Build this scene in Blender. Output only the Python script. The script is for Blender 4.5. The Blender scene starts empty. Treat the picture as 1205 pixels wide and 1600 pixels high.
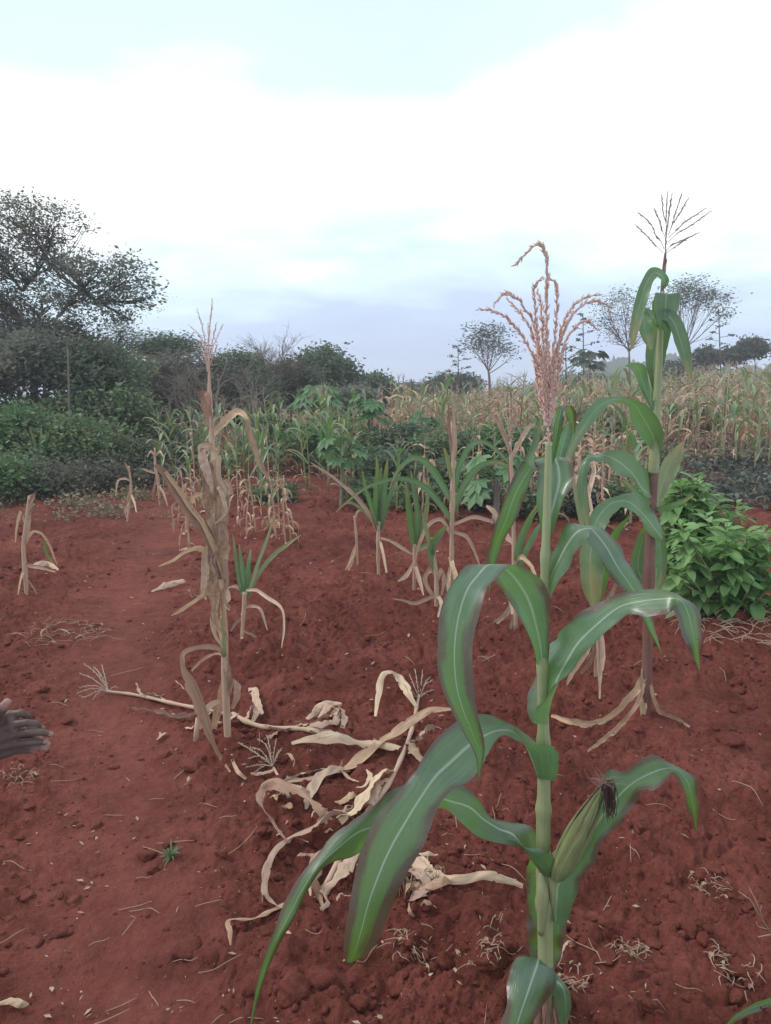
import bpy, math, random
import numpy as np
from mathutils import Vector

# ------------------------------------------------------------------ camera, sky, sun, exposure
sc = bpy.context.scene
COL = sc.collection
CAMZ, PITCH, FPX = 1.55, math.radians(8.8), 1156.0
cam = bpy.data.objects.new('camera', bpy.data.cameras.new('camera'))
COL.objects.link(cam)
cam.location = (0, 0, CAMZ)
cam.rotation_euler = (math.pi/2 - PITCH, 0, 0)
cam.data.sensor_fit = 'VERTICAL'
cam.data.sensor_height = 36.0
cam.data.lens = 36.0*FPX/1600.0
cam.data.clip_start = 0.05
cam.data.clip_end = 12000
sc.camera = cam
sc.view_settings.view_transform = 'Standard'
sc.view_settings.look = 'None'
sc.view_settings.exposure = 0.26
sc.view_settings.gamma = 1.0
sc.render.engine = 'CYCLES'
sc.cycles.max_bounces = 8
sc.cycles.transparent_max_bounces = 8
sc.cycles.volume_bounces = 2

SUN_EL, SUN_AZ = math.radians(48), math.radians(-82)     # azimuth measured from +Y towards +X

class NT:
    """small helper: add nodes, inputs may be values or sockets"""
    def __init__(s, tree):
        s.t = tree
        tree.nodes.clear()
    def __call__(s, typ, ins=None, **props):
        n = s.t.nodes.new(typ)
        for k, v in props.items():
            setattr(n, k, v)
        for k, v in (ins or {}).items():
            sock = n.inputs[k]
            if isinstance(v, bpy.types.NodeSocket):
                s.t.links.new(v, sock)
            elif isinstance(v, bpy.types.Node):
                s.t.links.new(v.outputs[0], sock)
            else:
                if hasattr(sock.default_value, '__len__') and not isinstance(v, str):
                    v = tuple(v)
                    if len(sock.default_value) == 4 and len(v) == 3:
                        v = v + (1.0,)
                sock.default_value = v
        return n
    def math(s, op, a, b=0.0, clamp=False):
        n = s('ShaderNodeMath', {0: a, 1: b}, operation=op)
        n.use_clamp = clamp
        return n
    def ramp(s, fac, stops, interp='LINEAR'):
        n = s('ShaderNodeValToRGB', {0: fac})
        cr = n.color_ramp
        cr.interpolation = interp
        while len(cr.elements) < len(stops):
            cr.elements.new(0.5)
        for e, (p, c) in zip(cr.elements, stops):
            e.position = p
            e.color = tuple(c)+(1.0,) if len(c) == 3 else c
        return n
    def mix(s, fac, a, b, blend='MIX'):
        n = s('ShaderNodeMix', data_type='RGBA', blend_type=blend)
        for i, v in ((0, fac), (6, a), (7, b)):
            sock = n.inputs[i]
            if isinstance(v, bpy.types.NodeSocket):
                s.t.links.new(v, sock)
            elif isinstance(v, bpy.types.Node):
                s.t.links.new(v.outputs[0], sock)
            else:
                sock.default_value = (tuple(v)+(1.0,) if hasattr(v, '__len__') and len(v) == 3 else v)
        return n.outputs[2]
    def noise(s, vec, scale, detail=3.0, rough=0.55, dist=0.0, dim='3D'):
        n = s('ShaderNodeTexNoise', {'Scale': scale, 'Detail': detail, 'Roughness': rough, 'Distortion': dist}, noise_dimensions=dim)
        if vec is not None:
            s.t.links.new(vec if isinstance(vec, bpy.types.NodeSocket) else vec.outputs[0], n.inputs['Vector'])
        return n.outputs[0]

# overcast daylight: physical sky behind a broken deck of cloud
world = bpy.data.worlds.new('World')
sc.world = world
world.use_nodes = True
N = NT(world.node_tree)
tc = N('ShaderNodeTexCoord')
sep = N('ShaderNodeSeparateXYZ', {0: tc.outputs['Generated']})
SKYO = (3.7, 1.3)
elev = N.math('MAXIMUM', sep.outputs[2], 0.0)
den = N.math('ADD', elev, 0.16)
px_ = N.math('DIVIDE', sep.outputs[0], den)
py_ = N.math('DIVIDE', sep.outputs[1], den)
cvec = N('ShaderNodeCombineXYZ', {0: px_, 1: py_, 2: 0.0})
warp = N.noise(N('ShaderNodeVectorMath', {0: cvec.outputs[0], 1: (SKYO[0], SKYO[1], 0.0)}), 0.62, 4.0, 0.5)
fine = N.noise(cvec, 2.2, 5.0, 0.55)
w1 = N.math('MULTIPLY', N.math('SUBTRACT', warp, 0.5), 1.25)
w2 = N.math('MULTIPLY', N.math('SUBTRACT', fine, 0.5), 0.30)
look = N.math('ADD', N.math('ADD', elev, N.math('MULTIPLY', w1, N.math('ADD', elev, 0.12))), N.math('MULTIPLY', w2, N.math('ADD', elev, 0.25)))
K = 10.0
deck = N.ramp(look, [(0.0, (0.46, 0.56, 0.78)), (0.09, (0.52, 0.64, 0.86)), (0.14, (0.66, 0.83, 0.93)),
                     (0.20, (0.98, 1.0, 1.0)), (0.33, (1.0, 1.0, 1.0)), (0.40, (0.70, 0.86, 0.89)), (0.55, (0.64, 0.78, 0.82)), (0.9, (0.70, 0.80, 0.84))])
deckK = N('ShaderNodeVectorMath', {0: deck.outputs[0], 'Scale': K*1.12}, operation='SCALE')
sky = N('ShaderNodeTexSky', sky_type='NISHITA', sun_disc=False)
sky.sun_elevation = SUN_EL
sky.sun_rotation = SUN_AZ
sky.air_density, sky.dust_density, sky.ozone_density = 1.0, 2.0, 1.0
skymix = N.mix(0.90, sky.outputs[0], deckK.outputs[0])
bg = N('ShaderNodeBackground', {'Color': skymix, 'Strength': 0.1})
out = N('ShaderNodeOutputWorld', {'Surface': bg})

sun = bpy.data.objects.new('sun', bpy.data.lights.new('sun', 'SUN'))
COL.objects.link(sun)
sun.data.energy = 1.5
sun.data.angle = math.radians(10)
sun.data.color = (1.0, 0.965, 0.92)
sd = Vector((math.sin(SUN_AZ)*math.cos(SUN_EL), math.cos(SUN_AZ)*math.cos(SUN_EL), math.sin(SUN_EL)))
sun.rotation_euler = sd.to_track_quat('Z', 'Y').to_euler()

# ------------------------------------------------------------------ small geometry helpers
R_ = math.radians
CP, SP = math.cos(PITCH), math.sin(PITCH)

def W(px, py, d):
    """point at forward distance d (metres along +Y) on the sight line of a photo pixel"""
    rx, ry = (px-602.5)/FPX, (800-py)/FPX
    t = d/(CP+ry*SP)
    return np.array((rx*t, d, CAMZ+t*(ry*CP-SP)))

def mpp(d):
    return d/CP/FPX

def hash2(ix, iy, seed):
    h = (ix.astype(np.int64)*374761393 + iy.astype(np.int64)*668265263 + seed*974711) & 0xffffffff
    h = ((h ^ (h >> 13))*1274126177) & 0xffffffff
    h = (h ^ (h >> 16)) & 0xffffff
    return h/float(0xffffff)

def vnoise(x, y, seed=0):
    ix, iy = np.floor(x), np.floor(y)
    fx, fy = x-ix, y-iy
    fx = fx*fx*fx*(fx*(fx*6-15)+10)
    fy = fy*fy*fy*(fy*(fy*6-15)+10)
    a, b = hash2(ix, iy, seed), hash2(ix+1, iy, seed)
    c, d = hash2(ix, iy+1, seed), hash2(ix+1, iy+1, seed)
    return (a*(1-fx)+b*fx)*(1-fy)+(c*(1-fx)+d*fx)*fy

def fbm(x, y, seed, octv=3, gain=0.5):
    s, a, t = 0, 1.0, 0
    for o in range(octv):
        s = s+a*vnoise(x*2.03**o+o*17.3, y*2.03**o-o*9.1, seed+o)
        t += a
        a *= gain
    return s/t

def worley(x, y, seed):
    """distance to the nearest feature point and that cell's random value"""
    ix, iy = np.floor(x), np.floor(y)
    best = np.full(np.shape(x), 9.0)
    val = np.zeros(np.shape(x))
    for dx in (-1, 0, 1):
        for dy in (-1, 0, 1):
            cx, cy = ix+dx, iy+dy
            qx = cx+hash2(cx, cy, seed)
            qy = cy+hash2(cx, cy, seed+5)
            r = np.hypot(x-qx, y-qy)
            m = r < best
            best = np.where(m, r, best)
            val = np.where(m, hash2(cx, cy, seed+9), val)
    return best, val

def sstep(a, b, x):
    t = np.clip((x-a)/(b-a), 0, 1)
    return t*t*(3-2*t)

def path_amount(x, y):
    c = -0.36-0.275*y+0.12*np.sin(y*0.9)
    wdt = 0.30+0.03*y
    return np.exp(-((x-c)/wdt)**2)*sstep(14, 9, y)

PITS = []
MOUNDS = []
def hbase(x, y):
    x = np.asarray(x, float)
    y = np.asarray(y, float)
    h = 0.05*(fbm(x*0.7, y*0.7, 3, 2)-0.5)
    h = h-0.035*path_amount(x, y)
    # thrown-up bed on the right and a low ridge behind it
    h = h+0.17*np.exp(-((x-2.35)/0.95)**2-((y-4.55)/0.42)**2)
    h = h+0.10*np.exp(-((x-1.7)/1.6)**2-((y-8.3)/0.5)**2)
    h = h+0.12*np.exp(-((x-0.9)/1.2)**2-((y-9.6)/0.5)**2)
    far = sstep(13, 50, y)
    xx = np.clip(x/np.maximum(y, 8)*50, -40, 40)
    h = h+far*(0.075*np.clip(xx-2, 0, 60)+0.012*np.clip(xx-2, -60, 0)-0.15)
    h = h*np.where(y > 400, np.clip(1-(y-400)/800, 0.2, 1), 1)
    return h

def hfine(x, y):
    x = np.asarray(x, float)
    y = np.asarray(y, float)
    p = path_amount(x, y)
    rough = (0.95+1.6*fbm(x*1.7, y*1.7, 21, 2))*(1-0.86*p)
    qx, qy = x+0.05*(fbm(x*11, y*11, 4, 2)-0.5), y+0.05*(fbm(x*11, y*11, 8, 2)-0.5)
    ridge = np.sin((y+0.25*x+0.25*fbm(x*1.3, y*1.3, 61, 2))*2*math.pi/0.62)
    h = 0.065*(fbm(x*3.2, y*3.2, 31, 3)-0.5)+0.010*ridge*(fbm(x*0.9, y*0.9, 63, 2))
    w1, v1 = worley(qx*8, qy*8, 41)
    h = h+0.042*np.clip(0.60-w1, 0, 0.33)*np.clip(v1*1.6-0.5, 0, 1)
    w2, v2 = worley(qx*19, qy*19, 47)
    h = h+0.034*np.clip(0.62-w2, 0, 0.36)*np.clip(v2*1.5-0.25, 0, 1)
    w3, v3 = worley(qx*44, qy*44, 57)
    h = h+0.018*np.clip(0.62-w3, 0, 0.4)*v3
    h = h+0.016*(fbm(x*40, y*40, 51, 2)-0.5)
    h = h*rough
    fade = sstep(22, 10, y)
    h = h*fade
    for (cx, cy) in MOUNDS:          # soil heaped round the stems
        h = h+0.035*np.exp(-((x-cx)**2+(y-cy)**2)/0.10**2)*(0.6+0.8*fbm(x*14, y*14, 71, 2))
    for (cx, cy, r, dep) in PITS:
        q = np.hypot(x-cx, (y-cy)*1.2)/r
        h = h+dep*np.exp(-q**2*1.6)-dep*0.35*np.exp(-((q-1.35)/0.35)**2)*(fbm(x*12, y*12, 77, 2)+0.3)
    return h

def hfull(x, y):
    return hbase(x, y)+hfine(x, y)

def G(px, py, lift=0.0, fine=True):
    """where the sight line of a photo pixel meets the soil"""
    f = hfull if fine else hbase
    h = 0.0
    d = 3.0
    for _ in range(5):
        ang = PITCH+math.atan((py-800)/FPX)
        d = (CAMZ-h)/math.tan(max(ang, 0.012))
        p = W(px, py, d)
        h = float(f(p[0], p[1]))+lift
    return W(px, py, d)

MOUNDS_ = [W(856, 1640, 1.6), G(1008, 1132, fine=False), G(354, 1165, fine=False), G(706, 945, fine=False), G(592, 905, fine=False), G(43, 936, fine=False), G(940, 1082, fine=False)]
PITS[:] = [(g[0], g[1], r, dep) for (g, r, dep) in
           [(G(700, 1500, fine=False), 0.10, -0.05), (G(590, 1560, fine=False), 0.08, -0.03), (G(120, 1540, fine=False), 0.10, -0.02), (G(20, 1570, fine=False), 0.09, -0.05)]]

MOUNDS[:] = [(m_[0], m_[1]) for m_ in MOUNDS_]

class MB:
    """collects vertices, faces and uv; build() links them as one mesh object"""
    def __init__(s):
        s.v, s.f, s.uv, s.m = [], [], [], []
        s.n = 0
    def add(s, verts, faces, uvs=None, mi=0):
        verts = [tuple(map(float, p)) for p in verts]
        s.v += verts
        s.uv += [tuple(map(float, q)) for q in uvs] if uvs is not None else [(0.5, 0.5)]*len(verts)
        s.f += [tuple(int(i)+s.n for i in f) for f in faces]
        s.m += [mi]*len(faces)
        s.n += len(verts)
    def mesh(s, name, mats, smooth=True, origin=(0, 0, 0)):
        me = bpy.data.meshes.new(name)
        ox, oy, oz = origin
        me.from_pydata([(a-ox, b-oy, c-oz) for a, b, c in s.v], [], s.f)
        if not isinstance(mats, (list, tuple)):
            mats = [mats]
        for m in mats:
            me.materials.append(m)
        me.polygons.foreach_set('material_index', s.m)
        me.polygons.foreach_set('use_smooth', [smooth]*len(s.f))
        uvl = me.uv_layers.new(name='UVMap')
        idx = np.empty(len(me.loops), np.int32)
        me.loops.foreach_get('vertex_index', idx)
        uvl.data.foreach_set('uv', np.array(s.uv, np.float32)[idx].ravel())
        me.update()
        return me
    def build(s, name, mats, parent=None, smooth=True):
        org = ORG.get(parent.name, (0, 0, 0)) if parent is not None else (0, 0, 0)
        o = bpy.data.objects.new(name, s.mesh(name, mats, smooth, org))
        COL.objects.link(o)
        if parent is not None:
            o.parent = parent
            ORG[o.name] = org
        return o

ORG = {}

def tag(o, label=None, cat=None, group=None, kind=None):
    if label: o['label'] = label
    if cat: o['category'] = cat
    if group: o['group'] = group
    if kind: o['kind'] = kind
    return o

def thing(name, label, cat, loc=(0, 0, 0), group=None):
    o = bpy.data.objects.new(name, None)
    COL.objects.link(o)
    o.location = tuple(map(float, loc))
    o.empty_display_size = 0.1
    ORG[o.name] = tuple(map(float, loc))
    return tag(o, label, cat, group)

def nrm(v):
    v = np.asarray(v, float)
    n = np.linalg.norm(v)
    return v/n if n > 1e-9 else np.array((0, 0, 1.0))

def catmull(P, n):
    P = np.asarray(P, float)
    m = len(P)
    if m == 2:
        t = np.linspace(0, 1, n)[:, None]
        return P[0]*(1-t)+P[1]*t
    Q = np.vstack([2*P[0]-P[1], P, 2*P[-1]-P[-2]])
    t = np.linspace(0, m-1-1e-9, n)
    i = np.floor(t).astype(int)
    f = (t-i)[:, None]
    p0, p1, p2, p3 = Q[i], Q[i+1], Q[i+2], Q[i+3]
    return 0.5*(2*p1+(p2-p0)*f+(2*p0-5*p1+4*p2-p3)*f**2+(3*p1-p0-3*p2+p3)*f**3)

def tube(mb, pts, radii, sides=8, mi=0, cap=True, smoothn=None, v0=0.0, v1=1.0):
    pts = np.asarray(pts, float)
    if np.ndim(radii) == 0:
        radii = [radii]*len(pts)
    radii = np.asarray(radii, float)
    if smoothn:
        allp = catmull(np.column_stack([pts, radii]), smoothn)
        pts, radii = allp[:, :3], np.maximum(allp[:, 3], 1e-4)
    n = len(pts)
    T = np.gradient(pts, axis=0)
    T /= np.maximum(np.linalg.norm(T, axis=1)[:, None], 1e-9)
    a = nrm(np.cross(T[0], (0.3, 0.9, 0.2) if abs(T[0][2]) > 0.8 else (0, 0, 1)))
    V, UV = [], []
    for i in range(n):
        a = nrm(a-T[i]*np.dot(a, T[i]))
        b = np.cross(T[i], a)
        for k in range(sides):
            th = 2*math.pi*k/sides
            V.append(pts[i]+radii[i]*(math.cos(th)*a+math.sin(th)*b))
            UV.append((k/sides, v0+(v1-v0)*i/(n-1)))
    F = []
    for i in range(n-1):
        for k in range(sides):
            k2 = (k+1) % sides
            F.append((i*sides+k, i*sides+k2, (i+1)*sides+k2, (i+1)*sides+k))
    if cap:
        F.append(tuple(range(sides))[::-1])
        F.append(tuple((n-1)*sides+k for k in range(sides)))
    mb.add(V, F, UV, mi)

def ribbon(mb, L, M, Rr, n=28, across=8, ripple=0.0, freq=7.0, seed=0, mi=0, curl=0.0, ragged=0.0, crumple=0.0):
    """a leaf blade through left edge, midrib and right edge curves"""
    L, M, Rr = catmull(L, n), catmull(M, n), catmull(Rr, n)
    rng = random.Random(seed)
    p1, p2, p3, p4 = (rng.uniform(0, 6.28) for _ in range(4))
    seg = np.linalg.norm(np.diff(M, axis=0), axis=1)
    s = np.concatenate([[0], np.cumsum(seg)])
    s = s/max(s[-1], 1e-9)
    T = np.gradient(M, axis=0)
    ts = np.linspace(-1, 1, across+1)
    V, UV = [], []
    cp = [(rng.uniform(0, 6.28), rng.uniform(3, 8)*(1 if j < 2 else 2.2), rng.uniform(-4, 4)) for j in range(4)]
    def cuts():
        k = max(3, n//5)
        base_ = [rng.random()**2.5 for _ in range(k+1)]
        c_ = np.interp(np.linspace(0, k, n), range(k+1), base_)
        for _ in range(n//12):          # a few short tears in the margin
            if rng.random() < 0.6:
                c_[rng.randrange(n)] += 0.5
        return 1.0-ragged*np.clip(c_, 0, 1)
    cutL, cutR = cuts(), cuts()
    for i in range(n):
        side = (Rr[i]-L[i])/2
        w = np.linalg.norm(side)
        Nn = nrm(np.cross(T[i], side))
        A = (L[i]+Rr[i])/2-M[i]
        for t0 in ts:
            t = t0*(1.0-(1.0-(cutL[i] if t0 < 0 else cutR[i]))*abs(t0)**3)
            p = M[i]+t*side+(t*t)*A
            if ripple:
                ph = p1 if t < 0 else p2
                q = math.sin(freq*6.28*s[i]+ph)+0.6*math.sin(freq*11.3*s[i]+(p3 if t < 0 else p4))
                p = p+Nn*(ripple*w*abs(t)**1.6*q)
            if crumple:
                q = sum(math.sin(a*s[i]*3+b+c*t) for b, a, c in cp)
                p = p+Nn*(crumple*w*q*0.35*min(1.0, 6*s[i]+0.2))
            if curl:
                p = p+Nn*(curl*w*(abs(t)**2.2))
            V.append(p)
            UV.append(((t0+1)/2, s[i]))
    F = []
    c = across+1
    for i in range(n-1):
        for k in range(across):
            F.append((i*c+k, i*c+k+1, (i+1)*c+k+1, (i+1)*c+k))
    mb.add(V, F, UV, mi)

def edge_leaf(parent, st, mat, ripple=0.05, freq=6, n=None, seed=1, fold=0.25, name='leaf', across=8, dz=0.0):
    """stations: (xL,yL,dL, xM,yM,dM, xR,yR,dR) or (xL,yL,xR,yR,d) in photo pixels plus distance"""
    L, M, Rr = [], [], []
    for q in st:
        if len(q) == 9:
            L.append(W(q[0], q[1], q[2]+dz)); M.append(W(q[3], q[4], q[5]+dz)); Rr.append(W(q[6], q[7], q[8]+dz))
        else:
            a, b = W(q[0], q[1], q[4]+dz), W(q[2], q[3], q[4]+dz)
            w = np.linalg.norm(b-a)
            L.append(a); Rr.append(b)
            M.append((a+b)/2+np.array((0, 1, -0.3))*w*fold*0.5)
    mb = MB()
    ribbon(mb, L, M, Rr, n or len(st)*4, across, ripple, freq, seed, ragged=0.10, crumple=0.02)
    return mb.build(name, mat, parent)

CAMR, CAMU, CAMF = np.array((1.0, 0, 0)), np.array((0, SP, CP)), np.array((0, CP, -SP))

def line_leaf(parent, st, mat, fold=0.35, ripple=0.12, freq=5, seed=1, name='leaf', n=None, across=6, dz=0.0, tilt=0.0):
    """stations: (x, y, halfwidth_px, d[, tilt]) - centre line traced in photo pixels"""
    C, S = [], []
    for i, q in enumerate(st):
        C.append(W(q[0], q[1], q[3]+dz))
    for i, q in enumerate(st):
        a = st[max(i-1, 0)]
        b = st[min(i+1, len(st)-1)]
        tx, ty = b[0]-a[0], b[1]-a[1]
        l = math.hypot(tx, ty) or 1.0
        nx, ny = -ty/l, tx/l
        hw = q[2]*mpp(q[3])
        tl = q[4] if len(q) > 4 else tilt
        S.append((nx*CAMR-ny*CAMU)*hw+CAMF*(hw*tl))
    C, S = np.array(C), np.array(S)
    wv = np.linalg.norm(S, axis=1)[:, None]
    off = CAMF*wv*fold
    mb = MB()
    dry = mat.name.startswith('maize_dry')
    ribbon(mb, C-S, C+off*(1.2 if dry else 1), C+S, n or max(12, len(st)*(8 if dry else 5)), across, ripple, freq, seed, ragged=0.40 if dry else 0.12, crumple=0.13 if dry else 0.03)
    return mb.build(name, mat, parent)

def ground_leaf(parent, st, mat, fold=0.32, ripple=0.30, freq=5, seed=1, name='leaf', lift=0.012, n=None, wscale=1.35):
    """a leaf lying on the soil: stations (x, y, halfwidth_px[, lift])"""
    rng = random.Random(seed*7+3)
    C = np.array([G(q[0], q[1], 0.0, True)+np.array((0, 0, (q[3] if len(q) > 3 else lift))) for q in st])
    T = np.gradient(C, axis=0)
    S = []
    roll = rng.uniform(-0.4, 0.4)
    for i, q in enumerate(st):
        t = nrm(T[i])
        s0 = nrm(np.cross(t, (0, 0, 1)))
        up = np.cross(s0, t)
        roll += rng.uniform(-0.55, 0.55)
        roll = max(-1.0, min(1.0, roll))
        hw = q[2]*mpp(C[i][1])*wscale
        S.append((math.cos(roll)*s0+math.sin(roll)*up)*hw)
        C[i][2] += abs(math.sin(roll))*hw*0.8
    S = np.array(S)
    wv = np.linalg.norm(S, axis=1)[:, None]
    nn = np.array([nrm(np.cross(S[i], T[i])) for i in range(len(st))])
    nn[nn[:, 2] < 0] *= -1
    mb = MB()
    ribbon(mb, C-S, C+nn*wv*fold*rng.choice((1, 1, -0.35)), C+S, n or max(24, len(st)*9), 8, ripple*0.5, freq*0.6, seed, ragged=0.55, crumple=0.22)
    return mb.build(name, mat, parent)
# ------------------------------------------------------------------ materials
MAT = {}
def newmat(name):
    m = bpy.data.materials.new(name)
    m.use_nodes = True
    MAT[name] = m
    return m, NT(m.node_tree)

def finish(N, surf, disp=None):
    o = N('ShaderNodeOutputMaterial', {'Surface': surf})
    return o

def blade_mat(name, c1, c2, rib, edge=None, tipc=None, rough=0.42, trans=0.30, transcol=None, ribw=0.03, streak=0.35, spec=0.5, edge_amt=0.8, bump=0.35, blotch=None, distal=None, vary=0.15, coat=0.0):
    m, N = newmat(name)
    uv = N('ShaderNodeUVMap')
    s = N('ShaderNodeSeparateXYZ', {0: uv.outputs[0]})
    u, v = s.outputs[0], s.outputs[1]
    au = N.math('ABSOLUTE', N.math('SUBTRACT', u, 0.5))
    oi = N('ShaderNodeObjectInfo')
    geo = N('ShaderNodeNewGeometry')
    rnd = oi.outputs['Random']
    # parallel veins
    vv = N('ShaderNodeCombineXYZ', {0: N.math('MULTIPLY', u, 38.0), 1: N.math('MULTIPLY', v, 2.5), 2: N.math('MULTIPLY', rnd, 50.0)})
    veins = N.noise(vv, 1.0, 3.0, 0.6)
    pat = N.noise(geo.outputs['Position'], 22.0, 4.0, 0.6)
    big = N.noise(N('ShaderNodeCombineXYZ', {0: N.math('MULTIPLY', u, 1.5), 1: N.math('MULTIPLY', v, 4.0), 2: N.math('MULTIPLY', rnd, 37.0)}), 1.0, 3.0, 0.6)
    f = N.math('ADD', N.math('MULTIPLY', N.math('SUBTRACT', veins, 0.5), streak*1.6), N.math('ADD', big, N.math('MULTIPLY', N.math('SUBTRACT', pat, 0.5), 0.5)))
    col = N.mix(N.math('MULTIPLY', f, 1.0, True).outputs[0], c1, c2)
    # object to object variation
    hv = N('ShaderNodeHueSaturation', {'Hue': N.math('ADD', 0.485, N.math('MULTIPLY', rnd, 0.03)).outputs[0], 'Saturation': 1.0,
                                       'Value': N.math('ADD', 1.0-vary, N.math('MULTIPLY', rnd, 2*vary)).outputs[0], 'Color': col})
    col = hv.outputs[0]
    if blotch is not None:
        bm = N.ramp(N.noise(N('ShaderNodeCombineXYZ', {0: N.math('MULTIPLY', u, 5.0), 1: N.math('MULTIPLY', v, 9.0), 2: N.math('MULTIPLY', rnd, 91.0)}), 1.0, 4.0, 0.65), [(0.56, (0, 0, 0)), (0.68, (1, 1, 1))])
        col = N.mix(N.math('MULTIPLY', bm.outputs[0], 0.7).outputs[0], col, blotch)
    if tipc is not None:
        t0 = N.math('ADD', v, N.math('MULTIPLY', N.math('SUBTRACT', big, 0.5), 0.8))
        tm = N.ramp(N.math('ADD', t0, N.math('MULTIPLY', N.math('SUBTRACT', veins, 0.5), 0.35)).outputs[0], [(0.72, (0, 0, 0)), (1.0, (1, 1, 1))])
        col = N.mix(tm.outputs[0], col, tipc)
    if distal is not None:
        dm = N.ramp(N.math('ADD', v, N.math('MULTIPLY', N.math('SUBTRACT', big, 0.5), 0.5)).outputs[0], [(0.50, (0, 0, 0)), (0.78, (1, 1, 1))])
        col = N.mix(N.math('MULTIPLY', dm.outputs[0], 0.85).outputs[0], col, distal)
    tcol = N.mix(0.6, col, transcol) if transcol is not None else col
    if edge is not None:
        e0 = N.math('ADD', N.math('MULTIPLY', au, 2.0), N.math('ADD', N.math('MULTIPLY', N.math('SUBTRACT', big, 0.5), 1.9), N.math('MULTIPLY', N.math('SUBTRACT', veins, 0.5), 0.40)))
        e0 = N.math('ADD', e0, N.math('MULTIPLY', N.math('SUBTRACT', v, 0.45), 0.55))
        em = N.ramp(e0.outputs[0], [(0.62, (0, 0, 0)), (1.40, (1, 1, 1))])
        ef = N.math('MULTIPLY', em.outputs[0], edge_amt).outputs[0]
        col = N.mix(ef, col, edge)
        tcol = N.mix(ef, tcol, edge)
    # midrib
    if rib is not None:
        rw = N.math('MULTIPLY', N.math('SUBTRACT', 1.15, v), ribw)
        rm = N.math('SUBTRACT', 1.0, N.math('DIVIDE', au, rw), True)
        rm2 = N.math('MULTIPLY', N.math('POWER', rm, 0.6), 0.85)
        col = N.mix(rm2.outputs[0], col, rib)
        sk_ = N.math('MULTIPLY', N.math('GREATER_THAN', N.noise(geo.outputs['Position'], 260.0, 2.0, 0.5), 0.70), 0.35)
        col = N.mix(sk_.outputs[0], col, rib)
    hgt = N.math('ADD', N.math('MULTIPLY', veins, 0.6), N.math('MULTIPLY', pat, 0.5))
    bp = N('ShaderNodeBump', {'Strength': bump, 'Distance': 0.003, 'Height': hgt})
    rg = N.math('ADD', rough-0.10, N.math('MULTIPLY', pat, 0.22))
    p = N('ShaderNodeBsdfPrincipled', {'Base Color': col, 'Roughness': rg, 'Specular IOR Level': spec, 'Normal': bp, 'Coat Weight': coat, 'Coat Roughness': 0.24})
    tr = N('ShaderNodeBsdfTranslucent', {'Color': tcol})
    ms = N('ShaderNodeMixShader', {0: trans, 1: p, 2: tr})
    finish(N, ms)
    return m

LG = blade_mat('maize_green', (0.066, 0.135, 0.085), (0.180, 0.272, 0.185), (0.60, 0.68, 0.55), edge=(0.130, 0.042, 0.044), rough=0.30, trans=0.44, coat=0.6,
               transcol=(0.20, 0.46, 0.0), edge_amt=0.78, ribw=0.050, spec=1.0, streak=0.9, bump=0.8, distal=(0.105, 0.205, 0.022))
LG3 = blade_mat('maize_green_clean', (0.060, 0.130, 0.065), (0.130, 0.225, 0.120), (0.52, 0.60, 0.46), rough=0.38, trans=0.42, coat=0.35, transcol=(0.18, 0.42, 0.0), ribw=0.04, spec=0.9, streak=0.9, bump=0.8)
LG2 = blade_mat('maize_green_plain', (0.085, 0.165, 0.095), (0.185, 0.290, 0.165), (0.50, 0.56, 0.42), edge=(0.16, 0.14, 0.07), rough=0.40, trans=0.36, coat=0.3,
                transcol=(0.18, 0.40, 0.02), edge_amt=0.35, ribw=0.035, tipc=(0.38, 0.30, 0.15))
LGY = blade_mat('maize_yellowing', (0.17, 0.24, 0.12), (0.34, 0.38, 0.21), (0.50, 0.52, 0.36), tipc=(0.45, 0.32, 0.19), rough=0.55, trans=0.25, ribw=0.03,
                blotch=(0.42, 0.32, 0.19), transcol=(0.30, 0.38, 0.06))
LD = blade_mat('maize_dry', (0.40, 0.235, 0.145), (0.72, 0.49, 0.34), (0.52, 0.37, 0.27), rough=0.75, trans=0.16, ribw=0.02, streak=1.5, spec=0.2, bump=1.0,
               blotch=(0.22, 0.125, 0.085), vary=0.28)
LDP = blade_mat('maize_dry_pale', (0.46, 0.300, 0.215), (0.70, 0.51, 0.39), (0.54, 0.39, 0.29), rough=0.78, trans=0.12, ribw=0.02, streak=1.4, spec=0.2, bump=1.0,
                blotch=(0.27, 0.160, 0.110), vary=0.2)
LDB = blade_mat('maize_dry_brown', (0.24, 0.130, 0.088), (0.50, 0.33, 0.230), (0.48, 0.34, 0.24), rough=0.6, trans=0.12, ribw=0.02, streak=1.2, spec=0.3, bump=0.7)
LHUSK = blade_mat('ear_husk', (0.15, 0.19, 0.060), (0.34, 0.36, 0.16), None, edge=(0.20, 0.10, 0.07), rough=0.5, trans=0.12, streak=1.6, edge_amt=0.5, bump=1.0)

def stalk_mat(name, a, b, joint=None, rough=0.5, streak=1.0):
    m, N = newmat(name)
    tcn = N('ShaderNodeTexCoord')
    geo = N('ShaderNodeNewGeometry')
    uv = N('ShaderNodeUVMap')
    s = N('ShaderNodeSeparateXYZ', {0: uv.outputs[0]})
    st = N.noise(N('ShaderNodeCombineXYZ', {0: N.math('MULTIPLY', s.outputs[0], 26.0), 1: N.math('MULTIPLY', s.outputs[1], 6.0), 2: 0.0}), 1.0, 3.0, 0.6)
    bg_ = N.noise(geo.outputs['Position'], 9.0, 3.0, 0.6)
    fac = N.math('ADD', N.math('MULTIPLY', N.math('SUBTRACT', st, 0.5), streak), bg_, True)
    col = N.mix(fac.outputs[0], a, b)
    bp = N('ShaderNodeBump', {'Strength': 0.4, 'Distance': 0.002, 'Height': st})
    p = N('ShaderNodeBsdfPrincipled', {'Base Color': col, 'Roughness': rough, 'Specular IOR Level': 0.35, 'Normal': bp})
    finish(N, p)
    return m
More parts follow.
